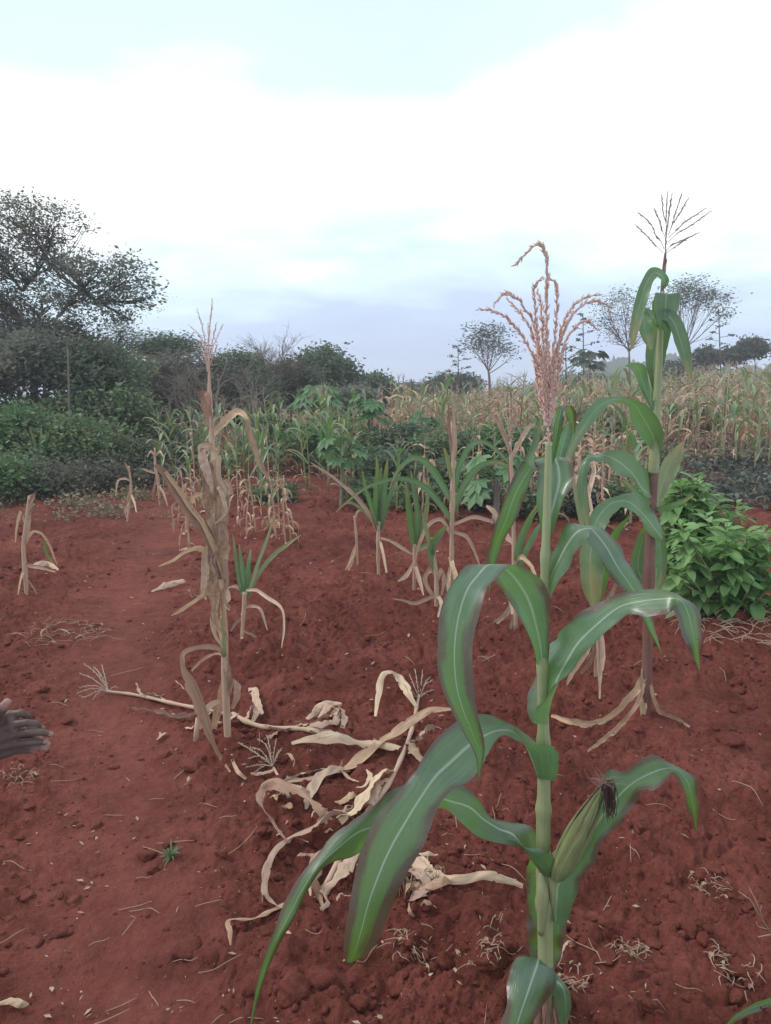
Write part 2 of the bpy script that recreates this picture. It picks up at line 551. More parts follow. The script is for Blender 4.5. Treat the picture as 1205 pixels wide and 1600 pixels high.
SG = stalk_mat('stalk_green', (0.20, 0.235, 0.095), (0.36, 0.36, 0.20))
SPU = stalk_mat('stalk_purple', (0.13, 0.055, 0.048), (0.27, 0.14, 0.105))
SD = stalk_mat('stalk_dry', (0.38, 0.235, 0.16), (0.62, 0.44, 0.33), rough=0.7)
TAS = stalk_mat('tassel_tan', (0.48, 0.275, 0.215), (0.74, 0.50, 0.42), rough=0.7)
TASD = stalk_mat('tassel_dark', (0.19, 0.125, 0.095), (0.34, 0.24, 0.20), rough=0.7)
TASG = stalk_mat('tassel_faded', (0.36, 0.28, 0.21), (0.56, 0.46, 0.37), rough=0.7)
SILK = stalk_mat('silk', (0.035, 0.014, 0.012), (0.10, 0.040, 0.030), rough=0.5)
SILKP = stalk_mat('silk_pale', (0.30, 0.16, 0.13), (0.42, 0.26, 0.21), rough=0.6)
BARK = stalk_mat('bark', (0.055, 0.043, 0.035), (0.14, 0.115, 0.095), rough=0.9)
BARKP = stalk_mat('bark_pale', (0.20, 0.165, 0.14), (0.36, 0.31, 0.27), rough=0.9)
BARKR = stalk_mat('bark_twig', (0.13, 0.09, 0.08), (0.25, 0.185, 0.165), rough=0.9)
STRAW = stalk_mat('straw', (0.30, 0.185, 0.13), (0.52, 0.37, 0.27), rough=0.8)

def foliage_mat(name, a, b, trans=0.25, rough=0.55, tint=None, spec=0.4):
    m, N = newmat(name)
    geo = N('ShaderNodeNewGeometry')
    oi = N('ShaderNodeObjectInfo')
    n1 = N.noise(geo.outputs['Position'], 1.3, 3.0, 0.6)
    uv = N('ShaderNodeUVMap')
    s = N('ShaderNodeSeparateXYZ', {0: uv.outputs[0]})
    fac = N.math('ADD', N.math('MULTIPLY', N.math('SUBTRACT', n1, 0.5), 1.2), N.math('ADD', N.math('MULTIPLY', s.outputs[0], 0.8), 0.1), True)
    col = N.mix(fac.outputs[0], a, b)
    if tint is not None:
        tm = N.ramp(s.outputs[1], [(0.80, (0, 0, 0)), (0.92, (1, 1, 1))])
        col = N.mix(tm.outputs[0], col, tint)
    hv = N('ShaderNodeHueSaturation', {'Hue': 0.5, 'Saturation': 1.0, 'Value': N.math('ADD', 0.85, N.math('MULTIPLY', oi.outputs['Random'], 0.3)).outputs[0], 'Color': col})
    p = N('ShaderNodeBsdfPrincipled', {'Base Color': hv.outputs[0], 'Roughness': rough, 'Specular IOR Level': spec})
    tr = N('ShaderNodeBsdfTranslucent', {'Color': hv.outputs[0]})
    finish(N, N('ShaderNodeMixShader', {0: trans, 1: p, 2: tr}))
    return m
F_DARK = foliage_mat('foliage_dark', (0.075, 0.110, 0.070), (0.170, 0.220, 0.140), 0.42)
F_GREY = foliage_mat('foliage_greygreen', (0.115, 0.128, 0.100), (0.225, 0.240, 0.190), 0.42, tint=(0.24, 0.20, 0.16))
F_BROWN = foliage_mat('foliage_brownish', (0.120, 0.125, 0.095), (0.225, 0.225, 0.175), 0.42, tint=(0.27, 0.21, 0.17))
F_MID = foliage_mat('foliage_mid', (0.085, 0.135, 0.070), (0.185, 0.260, 0.130), 0.32, tint=(0.27, 0.27, 0.14))
F_LIVE = foliage_mat('foliage_lively', (0.080, 0.150, 0.065), (0.190, 0.310, 0.135), 0.32)
F_PAP = foliage_mat('foliage_papaya', (0.080, 0.165, 0.075), (0.170, 0.300, 0.130), 0.32)
F_FAR = foliage_mat('foliage_far', (0.075, 0.095, 0.080), (0.150, 0.180, 0.140), 0.32)
F_BEAN = foliage_mat('foliage_bean', (0.045, 0.055, 0.050), (0.110, 0.130, 0.105), tint=(0.22, 0.19, 0.14))
F_WEED = foliage_mat('weed_dry', (0.16, 0.14, 0.09), (0.32, 0.27, 0.18))
GRASS = foliage_mat('grass', (0.06, 0.13, 0.06), (0.15, 0.27, 0.13))

def shrub_leaf_mat():
    m, N = newmat('shrub_leaf')
    uv = N('ShaderNodeUVMap')
    s = N('ShaderNodeSeparateXYZ', {0: uv.outputs[0]})
    oi = N('ShaderNodeObjectInfo')
    geo = N('ShaderNodeNewGeometry')
    au = N.math('ABSOLUTE', N.math('SUBTRACT', s.outputs[0], 0.5))
    n1 = N.noise(geo.outputs['Position'], 14.0, 3.0, 0.6)
    col = N.mix(N.math('ADD', n1, N.math('MULTIPLY', N.math('SUBTRACT', oi.outputs['Random'], 0.5), 0.8), True).outputs[0], (0.150, 0.300, 0.095), (0.340, 0.540, 0.220))
    rm = N.math('SUBTRACT', 1.0, N.math('DIVIDE', au, 0.045), True)
    sv = N('ShaderNodeTexWave', {'Vector': N('ShaderNodeCombineXYZ', {0: N.math('ADD', N.math('MULTIPLY', s.outputs[1], 7.0), N.math('MULTIPLY', au, -3.0)), 1: 0.0, 2: 0.0}), 'Scale': 1.0, 'Distortion': 0.0})
    col = N.mix(N.math('MULTIPLY', rm, 0.6).outputs[0], col, (0.28, 0.40, 0.20))
    bp = N('ShaderNodeBump', {'Strength': 0.5, 'Distance': 0.004, 'Height': N.math('ADD', sv.outputs[1], n1)})
    p = N('ShaderNodeBsdfPrincipled', {'Base Color': col, 'Roughness': 0.55, 'Specular IOR Level': 0.35, 'Normal': bp})
    tr = N('ShaderNodeBsdfTranslucent', {'Color': N.mix(0.5, col, (0.22, 0.42, 0.06))})
    finish(N, N('ShaderNodeMixShader', {0: 0.36, 1: p, 2: tr}))
    return m
F_SHRUB = shrub_leaf_mat()

def soil_mat(name='red_soil', clod=False):
    m, N = newmat(name)
    geo = N('ShaderNodeNewGeometry')
    P = geo.outputs['Position']
    a = N.noise(P, 1.1, 4.0, 0.6)
    b = N.noise(P, 9.0, 5.0, 0.65)
    c = N.noise(P, 55.0, 4.0, 0.7)
    f = N.math('ADD', N.math('MULTIPLY', a, 0.45), N.math('ADD', N.math('MULTIPLY', b, 0.4), N.math('MULTIPLY', c, 0.25)))
    col = N.ramp(f.outputs[0], [(0.36, (0.074, 0.0195, 0.0145)), (0.52, (0.160, 0.0430, 0.0320)), (0.68, (0.255, 0.0790, 0.0600))])
    # dusty crust of the trodden path
    sx = N('ShaderNodeSeparateXYZ', {0: P})
    pc = N.math('ADD', N.math('MULTIPLY', sx.outputs[1], -0.275), N.math('SUBTRACT', N.math('MULTIPLY', N.math('SINE', N.math('MULTIPLY', sx.outputs[1], 0.9)), 0.12), 0.36))
    pq = N.math('DIVIDE', N.math('SUBTRACT', sx.outputs[0], pc), N.math('ADD', N.math('MULTIPLY', sx.outputs[1], 0.03), 0.30))
    pm = N.math('POWER', 2.718, N.math('MULTIPLY', N.math('MULTIPLY', pq, pq), -1.0))
    pm = N.math('MULTIPLY', pm, N.math('ADD', N.math('MULTIPLY', b, 0.9), 0.0))
    col = N.mix(N.math('MULTIPLY', pm, 0.50, True).outputs[0], col.outputs[0], (0.285, 0.098, 0.080))
    # pale chaff specks
    sp = N('ShaderNodeTexVoronoi', {'Vector': P, 'Scale': 42.0, 'Randomness': 1.0})
    msk = N.math('MULTIPLY', N.math('LESS_THAN', sp.outputs['Distance'], 0.07), N.math('GREATER_THAN', N.noise(P, 3.0, 3.0, 0.6), 0.56))
    col = N.mix(N.math('MULTIPLY', msk, 0.55).outputs[0], col, (0.34, 0.22, 0.16))
    d = N.noise(P, 150.0, 4.0, 0.7)
    h = N.math('ADD', N.math('ADD', N.math('MULTIPLY', c, 1.0), N.math('MULTIPLY', d, 0.5)), N.math('MULTIPLY', N.noise(P, 17.0, 3.0, 0.6), 1.8))
    bp = N('ShaderNodeBump', {'Strength': 1.0, 'Distance': 0.016, 'Height': h})
    p = N('ShaderNodeBsdfPrincipled', {'Base Color': col, 'Roughness': 0.95, 'Specular IOR Level': 0.12, 'Normal': bp})
    finish(N, p)
    return m
SOIL = soil_mat()

def plain(name, col, rough=0.6, spec=0.4, var=0.15, scale=12.0):
    m, N = newmat(name)
    geo = N('ShaderNodeNewGeometry')
    n = N.noise(geo.outputs['Position'], scale, 4.0, 0.6)
    c = N.mix(n, tuple(x*(1-var*1.5) for x in col), tuple(min(1, x*(1+var*1.5)) for x in col))
    bp = N('ShaderNodeBump', {'Strength': 0.25, 'Distance': 0.004, 'Height': n})
    finish(N, N('ShaderNodeBsdfPrincipled', {'Base Color': c, 'Roughness': rough, 'Specular IOR Level': spec, 'Normal': bp}))
    return m
HILL = plain('hill_scrub', (0.055, 0.075, 0.06), 0.9, 0.1, 0.4, 0.03)
POLE = plain('post_wood', (0.26, 0.22, 0.19), 0.9, 0.2)
NAIL = plain('fingernail', (0.33, 0.19, 0.16), 0.4)
SHIRT = plain('shirt_cloth', (0.10, 0.12, 0.18), 0.9, 0.2)
TROUS = plain('trouser_cloth', (0.05, 0.05, 0.055), 0.9, 0.2)
HAIR = plain('hair', (0.012, 0.010, 0.010), 0.8)
SHOE = plain('shoe', (0.04, 0.03, 0.03), 0.6)

def skin_mat():
    m, N = newmat('skin_dark')
    geo = N('ShaderNodeNewGeometry')
    at = N('ShaderNodeAttribute', attribute_name='palm')
    n = N.noise(geo.outputs['Position'], 60.0, 4.0, 0.6)
    w = N.noise(geo.outputs['Position'], 320.0, 3.0, 0.6)
    c = N.mix(n, (0.080, 0.044, 0.035), (0.150, 0.088, 0.072))
    c = N.mix(at.outputs['Fac'], c, (0.36, 0.185, 0.15))
    bp = N('ShaderNodeBump', {'Strength': 0.35, 'Distance': 0.0015, 'Height': w})
    finish(N, N('ShaderNodeBsdfPrincipled', {'Base Color': c, 'Roughness': 0.5, 'Specular IOR Level': 0.45, 'Normal': bp, 'Subsurface Weight': 0.0}))
    return m
SKIN = skin_mat()
# ------------------------------------------------------------------ the ground: one sheet to the horizon
def np_mesh(name, V, quads, mat, smooth=True):
    me = bpy.data.meshes.new(name)
    me.vertices.add(len(V))
    me.vertices.foreach_set('co', np.asarray(V, np.float32).ravel())
    k = quads.shape[1]
    me.loops.add(quads.size)
    me.loops.foreach_set('vertex_index', quads.astype(np.int32).ravel())
    me.polygons.add(len(quads))
    me.polygons.foreach_set('loop_start', np.arange(0, quads.size, k, dtype=np.int32))
    me.polygons.foreach_set('loop_total', np.full(len(quads), k, np.int32))
    me.polygons.foreach_set('use_smooth', np.full(len(quads), smooth))
    me.materials.append(mat)
    me.update(calc_edges=True)
    return me

def build_ground():
    near = np.geomspace(1.25, 12.0, 580)
    mid = np.geomspace(12.0, 90.0, 110)[1:]
    farr = np.geomspace(90.0, 275.0, 20)[1:]
    dist = np.concatenate([[0.02, 0.4, 0.8, 1.0], near, mid, farr])
    uc = np.linspace(-0.60, 0.60, 540)
    uo = np.geomspace(0.60, 1.1, 20)[1:]
    us = np.concatenate([-uo[::-1], uc, uo])
    D, U = np.meshgrid(dist, us, indexing='ij')
    X, Y = U*D, D-0.6
    Z = hfull(X, Y)
    nr, nc = X.shape
    V = np.stack([X, Y, Z], -1).reshape(-1, 3)
    i = np.arange(nr-1)[:, None]*nc+np.arange(nc-1)[None, :]
    quads = np.stack([i, i+1, i+nc+1, i+nc], -1).reshape(-1, 4)
    o = bpy.data.objects.new('ground', np_mesh('ground', V, quads, SOIL))
    COL.objects.link(o)
    return tag(o, 'tilled red soil of the maize field with a trodden path', None, None, 'structure')
ground = build_ground()
ORG[ground.name] = (0, 0, 0)

# soil clods: eight shapes shared, the larger ones are pieces of the ground
def clod_arrays(rng, sub=3):
    import bmesh
    bm = bmesh.new()
    bmesh.ops.create_icosphere(bm, subdivisions=max(sub, 1), radius=1.0)
    sx, sy, sz = rng.uniform(0.8, 1.3), rng.uniform(0.7, 1.1), rng.uniform(0.5, 0.8)
    ph = [rng.uniform(0, 6) for _ in range(6)]
    V = []
    planes = []
    for _ in range(9):
        n_ = Vector((rng.gauss(0, 1), rng.gauss(0, 1), rng.gauss(0, 1))).normalized()
        planes.append((n_, rng.uniform(0.55, 0.9)))
    for v in bm.verts:
        c = v.co.copy()
        for n_, h_ in planes:
            q = c.dot(n_)
            if q > h_:
                c -= n_*(q-h_)*0.92
        k = 1+0.10*math.sin(5.3*c.z+ph[2]+3*c.x)+0.08*math.sin(8*c.y+ph[3])*math.sin(7*c.x+ph[4])+rng.uniform(-0.06, 0.06)
        V.append((c.x*k*sx, c.y*k*sy, c.z*k*sz))
    F = [tuple(v.index for v in f.verts) for f in bm.faces]
    bm.free()
    return V, F
rng = random.Random(11)
clod_meshes = []
for k in range(10):
    V, F = clod_arrays(rng)
    mb = MB()
    mb.add(V, F)
    clod_meshes.append(mb.mesh('soil_clod', SOIL))

def add_clod(x, y, r, rz, k):
    o = bpy.data.objects.new('soil_clod', clod_meshes[k % 10])
    COL.objects.link(o)
    o.parent = ground
    o.location = (x, y, float(hfull(x, y))+r*0.08)
    o.rotation_euler = (rng.uniform(-0.3, 0.3), rng.uniform(-0.3, 0.3), rz)
    o.scale = (r, r*rng.uniform(0.8, 1.1), r*rng.uniform(0.8, 1.1))
# clods one can point to in the picture, then scattered ones
big = [(695, 1512, 0.040), (640, 1480, 0.022), (665, 1500, 0.02), (290, 1485, 0.045), (330, 1500, 0.03), (1140, 1160, 0.055), (1190, 1285, 0.03), (500, 1545, 0.05),
       (455, 1560, 0.045), (990, 1365, 0.03), (930, 1330, 0.022), (1060, 1375, 0.02), (985, 1400, 0.03), (860, 1120, 0.035), (800, 1105, 0.025), (740, 1150, 0.03),
       (420, 1160, 0.025), (300, 1200, 0.05), (260, 1180, 0.03), (545, 1260, 0.02), (230, 1340, 0.035), (240, 1360, 0.03), (150, 1290, 0.03), (40, 1400, 0.03),
       (90, 1460, 0.035), (55, 1475, 0.03), (700, 1170, 0.03), (790, 1480, 0.025), (760, 1505, 0.028), (720, 1490, 0.022), (620, 1545, 0.03), (560, 1575, 0.035),
       (1020, 1440, 0.03), (1100, 1470, 0.025), (1150, 1520, 0.03), (1040, 1330, 0.02), (1170, 1420, 0.028), (980, 1290, 0.02), (950, 1500, 0.03), (1000, 1570, 0.035)]
for i, (px, py, r) in enumerate(big):
    g = G(px, py)
    add_clod(g[0], g[1], r, rng.uniform(0, 6), i)
n = 0
while n < 258:
    py = 860+740*rng.random()**0.75
    px = rng.uniform(-20, 1225)
    g = G(px, py, fine=False)
    if path_amount(g[0], g[1]) > 0.45 and rng.random() < 0.85:
        continue
    r = (0.009+0.022*rng.random()**2.2)*(0.8+g[1]*0.10)
    add_clod(g[0], g[1], r, rng.uniform(0, 6), n)
    n += 1

def crumbs(count, seed, sub=1, r0=0.0025, r1=0.011, dm=2.5):
    rng = np.random.default_rng(seed)
    base = []
    r2 = random.Random(seed)
    for k in range(6):
        V, F = clod_arrays(r2, sub)
        base.append((np.array(V), np.array(F)))
    d = rng.uniform(0.7, dm, count*2)**2
    u = rng.uniform(-0.62, 0.62, count*2)
    x, y = u*(d+0.5), d+0.6
    keep = (rng.random(count*2) > path_amount(x, y)*0.9) & (fbm(x*2.2, y*2.2, 91, 2)+rng.uniform(-0.25, 0.25, count*2) > 0.42)
    x, y = x[keep][:count], y[keep][:count]
    c = len(x)
    r = (r0+r1*rng.random(c)**3.0)*(0.7+0.13*y)
    z = hfull(x, y)+r*0.25
    VV, FF, off = [], [], 0
    kind = rng.integers(0, 6, c)
    th = rng.uniform(0, 6.28, c)
    for k in range(6):
        B, F = base[k]
        idx = np.where(kind == k)[0]
        if not len(idx):
            continue
        ct, st = np.cos(th[idx])[:, None], np.sin(th[idx])[:, None]
        P = np.stack([(B[None, :, 0]*ct-B[None, :, 1]*st)*r[idx][:, None]+x[idx][:, None],
                      (B[None, :, 0]*st+B[None, :, 1]*ct)*r[idx][:, None]+y[idx][:, None],
                      B[None, :, 2]*r[idx][:, None]+z[idx][:, None]], -1)
        VV.append(P.reshape(-1, 3))
        FF.append((F[None]+(np.arange(len(idx))*len(B))[:, None, None]+off).reshape(-1, 3))
        off += len(idx)*len(B)
    me = np_mesh('soil_crumbs', np.vstack(VV), np.vstack(FF), SOIL)
    o = bpy.data.objects.new('soil_crumbs', me)
    COL.objects.link(o)
    o.parent = ground
    return tag(o, kind='stuff')
crumbs(3300, 5, 2, 0.005, 0.015, 3.2)
crumbs(13000, 6, 1, 0.0018, 0.006, 2.6)
# ------------------------------------------------------------------ shared maize pieces
def spikelets(mb, pts, size, step, rng, spread=0.8, start=0.0, r_stem=0.0008):
    """a tassel branch: a thin stem beset with small pointed spikelets"""
    pts = np.asarray(pts, float)
    n = max(8, len(pts)*5)
    C = catmull(pts, n)
    seg = np.concatenate([[0], np.cumsum(np.linalg.norm(np.diff(C, axis=0), axis=1))])
    tube(mb, C[::2] if n > 16 else C, r_stem, 4, cap=False)
    s = start*seg[-1]
    k = 0
    while s < seg[-1]:
        p = np.array([np.interp(s, seg, C[:, j]) for j in range(3)])
        q = np.array([np.interp(min(s+step, seg[-1]), seg, C[:, j]) for j in range(3)])
        t = nrm(q-p) if np.linalg.norm(q-p) > 1e-6 else np.array((0, 0, 1.0))
        a = nrm(np.cross(t, (rng.uniform(-1, 1), rng.uniform(-1, 1), rng.uniform(-1, 1))))
        d = nrm(t+a*spread*rng.uniform(0.3, 1.1))
        L = size*rng.uniform(0.75, 1.25)*(1.0 if s < seg[-1]*0.9 else 0.75)
        b = nrm(np.cross(d, a))
        c = np.cross(d, b)
        w = L*0.165
        m = p+d*L*0.42
        V = [p, m+b*w, m+c*w*0.8, m-b*w, m-c*w*0.8, p+d*L]
        mb.add(V, [(0, 1, 2), (0, 2, 3), (0, 3, 4), (0, 4, 1), (5, 2, 1), (5, 3, 2), (5, 4, 3), (5, 1, 4)], [(rng.random(), rng.random())]*6)
        s += step*rng.uniform(0.6, 1.4)
        k += 1

def stalk_pts(st):
    return [W(x, y, d) for (x, y, r, d) in st], [r*mpp(d) for (x, y, r, d) in st]

def jointed(mb, pts, rad, nodes=(), sides=12, n=40, swell=1.18):
    """a maize stalk: smooth tube with swollen joints at the given fractions"""
    P = catmull(np.column_stack([pts, rad]), n)
    r = P[:, 3].copy()
    for f in nodes:
        i = np.arange(n)/(n-1)
        r *= 1+(swell-1)*np.exp(-((i-f)*n/1.3)**2)
    tube(mb, P[:, :3], r, sides)

# ------------------------------------------------------------------ the tall green maize plant in front
D0 = 1.60
hero = thing('maize_plant', 'tall green maize plant nearest the camera with ear, purple-edged leaves and tan tassel', 'maize plant', tuple(G(856, 1660, fine=False)))
hz = float(hfull(*W(856, 1660, D0)[:2]))
mb = MB()
base = W(856, 1640, D0); base[2] = hz-0.03
sp = [(856, 1595, 14, D0), (853, 1530, 13.5, D0), (852, 1460, 13, D0), (850, 1380, 13, D0), (849, 1300, 12, D0), (850, 1222, 10.5, D0), (849, 1135, 9.5, D0), (848, 1046, 8.5, D0), (850, 950, 7.5, D0), (853, 855, 7.0, D0), (856, 760, 6.0, D0), (857, 690, 5.0, D0)]
P, Rr = stalk_pts(sp)
jointed(mb, [base]+P, [15*mpp(D0)]+Rr, (0.12, 0.30, 0.455, 0.56, 0.67, 0.82), 14, 120, 1.26)
mb.build('stalk', SG, hero)
mb = MB()    # pale loose leaf sheath round the lower stalk
tube(mb, [W(868, 1440, 1.585), W(866, 1400, 1.583), W(862, 1360, 1.585), W(858, 1330, 1.59)], [0.002, 0.011, 0.011, 0.004], 10, smoothn=14)
tube(mb, [W(845, 1460, 1.585), W(848, 1400, 1.582), W(846, 1365, 1.585)], [0.006, 0.015, 0.006], 10, smoothn=14)
mb.build('leaf_sheath', SG, hero)
mb = MB()    # brace roots gripping the soil
for k in range(9):
    a_ = k*0.7
    b_ = np.array((base[0], base[1], hz))
    tube(mb, [b_+np.array((math.cos(a_)*.012, math.sin(a_)*.012, .07)), b_+np.array((math.cos(a_)*.04, math.sin(a_)*.04, .04)), b_+np.array((math.cos(a_)*.06, math.sin(a_)*.06, -.02))], [.004, .0035, .003], 6, smoothn=7)
mb.build('brace_root', SPU, hero)
mb = MB()    # dry brown sheath at the foot
for i, (a, b, c) in enumerate([((838, 1560), (842, 1610), (836, 1660)), ((868, 1555), (866, 1610), (872, 1660)), ((852, 1548), (853, 1600), (853, 1660))]):
    tube(mb, [W(a[0], a[1], 1.585), W(b[0], b[1], 1.58), W(c[0], c[1], 1.585)], [0.004, 0.015, 0.014], 8, smoothn=10)
mb.build('dry_sheath', LDB, hero)

H4 = [(840,1046,856,1046,1.60),(832,1010,859,1010,1.57),(815,972,859,967,1.545),(795,940,859,932,1.525),(775,910,845,905,1.505),(760,892,820,884,1.49),
      (732,881,800,882,1.465),(714,897,780,902,1.44),(700,920,760,927,1.42),(687,960,747,972,1.395),(682,1015,740,1015,1.38),(685,1055,741,1072,1.37),
      (697,1092,746,1112,1.365),(722,1142,756,1152,1.36),(743,1182,758,1177,1.36),(747,1222,749,1222,1.36)]
edge_leaf(hero, H4, LG, 0.09, 4, seed=4, n=80, across=12)
H5 = [(834,1130,1.63,856,1132,1.59,836,1131,1.57),(824,1105,1.64,858,1115,1.58,833,1115,1.56),(826,1075,1.65,864,1085,1.57,840,1100,1.55),(836,1040,1.66,870,1062,1.56,862,1083,1.53),
      (857,1010,1.64,886,1034,1.56,884,1058,1.52),(872,985,1.61,903,1005,1.55,912,1020,1.51),(897,965,1.57,930,978,1.52,945,993,1.49),(946,934,1.52,965,950,1.49,977,961,1.46),
      (985,924,1.48,998,940,1.46,1012,964,1.43),(1037,922,1.45,1045,935,1.43,1045,958,1.41),(1072,934,1.43,1064,938,1.41,1052,946,1.39),(1088,948,1.44,1074,955,1.42,1056,965,1.40),
      (1096,975,1.46,1082,985,1.43,1066,995,1.41),(1096,1010,1.47,1088,1015,1.45,1078,1018,1.43),(1094,1047,1.48,1093,1047,1.48,1092,1047,1.48)]
edge_leaf(hero, H5, LG, 0.10, 5, seed=5, n=80, across=12)
H6 = [(866,1219,1.63,840,1216,1.59,868,1221,1.57),(858,1200,1.64,835,1198,1.58,874,1200,1.555),(850,1180,1.64,827,1178,1.57,870,1172,1.55),(840,1160,1.64,816,1160,1.565,838,1163,1.545),
      (815,1140,1.61,801,1143,1.56,812,1158,1.535),(790,1125,1.58,780,1141,1.53,786,1150,1.52),(765,1117,1.55,758,1149,1.50,768,1168,1.50),(738,1116,1.52,735,1163,1.47,755,1195,1.47),
      (705,1130,1.48,705,1190,1.44,738,1218,1.44),(672,1162,1.44,680,1214,1.41,708,1236,1.41),(648,1205,1.41,655,1250,1.38,688,1262,1.385),(615,1246,1.38,632,1287,1.35,672,1299,1.36),
      (588,1275,1.36,613,1320,1.33,658,1328,1.34),(566,1322,1.34,596,1357,1.31,636,1367,1.32),(550,1382,1.32,577,1408,1.29,611,1422,1.30),(540,1440,1.30,563,1460,1.28,590,1472,1.29),
      (537,1485,1.29,553,1490,1.28,572,1495,1.28),(539,1502,1.29,545,1504,1.285,553,1503,1.285)]
edge_leaf(hero, H6, LG, 0.06, 5, seed=6, n=96, across=12)
H7 = [(872,1372,1.64,848,1368,1.58,884,1381,1.565),(862,1345,1.65,836,1352,1.57,866,1338,1.55),(845,1310,1.65,822,1332,1.565,845,1325,1.55),(825,1292,1.64,803,1305,1.57,815,1325,1.56),
      (800,1284,1.62,780,1295,1.575,785,1320,1.56),(770,1278,1.60,756,1280,1.565,752,1309,1.55),(748,1248,1.58,735,1262,1.55,722,1289,1.53),(725,1226,1.56,708,1253,1.53,698,1265,1.52),
      (690,1215,1.53,680,1248,1.50,672,1268,1.50),(645,1222,1.49,636,1264,1.46,625,1300,1.46),(605,1240,1.46,595,1288,1.43,585,1325,1.43),(565,1270,1.43,560,1300,1.40,552,1339,1.40),
      (525,1300,1.40,528,1325,1.37,522,1347,1.38),(493,1338,1.37,496,1355,1.34,500,1362,1.35),(465,1373,1.35,474,1388,1.32,478,1397,1.33),(443,1412,1.33,454,1425,1.31,463,1430,1.31),
      (426,1458,1.31,434,1465,1.29,441,1468,1.30),(407,1508,1.30,414,1512,1.29,421,1512,1.29),(397,1560,1.29,400,1560,1.285,405,1560,1.285),(390,1608,1.28,391,1608,1.28,392,1608,1.28)]
edge_leaf(hero, H7, LG, 0.09, 7, seed=7, n=96, across=12)
H8 = [(850,1440,1.63,868,1440,1.58,880,1452,1.57),(850,1410,1.63,869,1410,1.57,893,1422,1.57),(852,1375,1.62,872,1382,1.57,908,1388,1.56),(870,1335,1.62,886,1362,1.57,911,1366,1.55),
      (890,1300,1.61,902,1333,1.56,934,1345,1.54),(908,1270,1.60,919,1308,1.555,942,1312,1.53),(925,1240,1.58,943,1273,1.54,972,1286,1.52),(950,1203,1.57,966,1245,1.53,993,1255,1.51),
      (980,1203,1.55,991,1222,1.52,1004,1236,1.50),(1016,1178,1.53,1022,1206,1.51,1025,1235,1.49),(1046,1192,1.52,1045,1200,1.50,1043,1216,1.485),(1068,1203,1.52,1060,1204,1.50,1050,1209,1.49),
      (1088,1217,1.53,1075,1223,1.51,1062,1225,1.50),(1094,1255,1.54,1083,1257,1.52,1074,1260,1.51),(1091,1288,1.55,1087,1289,1.54,1083,1286,1.53),(1089,1300,1.55,1089,1300,1.55,1088,1300,1.55)]
edge_leaf(hero, H8, LG, 0.10, 6, seed=8, n=90, across=12)
H9 = [(840,1335,862,1338,1.63),(824,1350,884,1360,1.66),(821,1385,886,1390,1.68),(821,1428,886,1430,1.68),(823,1465,884,1462,1.67),(828,1495,878,1495,1.66),(842,1525,862,1525,1.65)]
edge_leaf(hero, H9, LG, 0.09, 4, seed=9, n=36)
H10 = [(835,1590,1.63,855,1590,1.65,878,1590,1.63),(822,1540,1.64,852,1532,1.66,882,1545,1.63),(812,1497,1.60,843,1500,1.60,868,1520,1.60),(798,1510,1.555,838,1512,1.56,870,1540,1.57),
       (792,1545,1.52,826,1548,1.515,858,1562,1.54),(788,1580,1.49,812,1588,1.48,836,1590,1.50),(775,1625,1.46,796,1640,1.45,815,1640,1.46),(760,1700,1.44,768,1705,1.435,775,1705,1.44)]
edge_leaf(hero, H10, LG, 0.09, 4, seed=10, n=44, across=10)
edge_leaf(hero, [(845,1540,1.60,858,1528,1.585,870,1522,1.58),(858,1548,1.57,876,1538,1.56,888,1545,1.565),(868,1568,1.56,884,1560,1.55,893,1565,1.56),(872,1590,1.56,884,1590,1.55,891,1585,1.56),(876,1606,1.57,880,1606,1.56,884,1604,1.57)], LG2, 0.08, 3, seed=11, n=24)
H3 = [(852,915,1.62,857,915,1.60,860,937,1.59),(857,885,1.63,866,890,1.59,876,905,1.57),(868,850,1.62,882,858,1.58,896,872,1.55),(888,819,1.60,900,833,1.56,913,846,1.53),
      (912,820,1.58,920,826,1.55,922,838,1.52),(940,824,1.57,930,833,1.545,918,846,1.52),(960,842,1.57,948,855,1.545,932,868,1.53),(978,870,1.58,965,885,1.55,950,897,1.54),
      (993,897,1.59,982,910,1.57,968,920,1.56),(1012,938,1.61,1003,945,1.59,993,950,1.58),(1025,985,1.62,1020,988,1.61,1016,990,1.61),(1034,1020,1.63,1034,1020,1.63,1033,1020,1.63)]
edge_leaf(hero, H3, LG, 0.09, 5, seed=12, n=70, across=10)
H2 = [(850,853,1.60,855,853,1.595,859,853,1.60),(844,822,1.61,856,825,1.63,866,826,1.61),(838,780,1.62,866,785,1.64,882,780,1.62),(837,750,1.64,874,752,1.66,898,748,1.64),
      (836,728,1.66,870,722,1.675,894,725,1.66),(832,718,1.69,858,711,1.70,880,708,1.69),(836,727,1.71,838,720,1.72,828,718,1.71),(829,752,1.73,820,745,1.73,808,733,1.73),
      (818,785,1.74,804,775,1.74,793,767,1.74),(803,818,1.75,790,815,1.75,777,810,1.75),(787,848,1.76,777,846,1.76,766,846,1.76),(774,885,1.76,768,885,1.76,761,880,1.76),(766,925,1.76,765,925,1.76,764,925,1.76)]
edge_leaf(hero, H2, LG, 0.09, 5, seed=13, n=70, across=10)
edge_leaf(hero, [(860,722,1.60,863,722,1.605,866,722,1.60),(863,690,1.61,868,690,1.625,874,692,1.61),(867,655,1.62,874,652,1.64,882,655,1.63),(870,637,1.64,880,633,1.66,890,634,1.65),(878,640,1.655,888,637,1.67,899,640,1.665),(886,655,1.66,893,652,1.675,901,650,1.67),(895,678,1.665,897,679,1.67,899,677,1.67)], LG, 0.10, 3, seed=14, n=34)
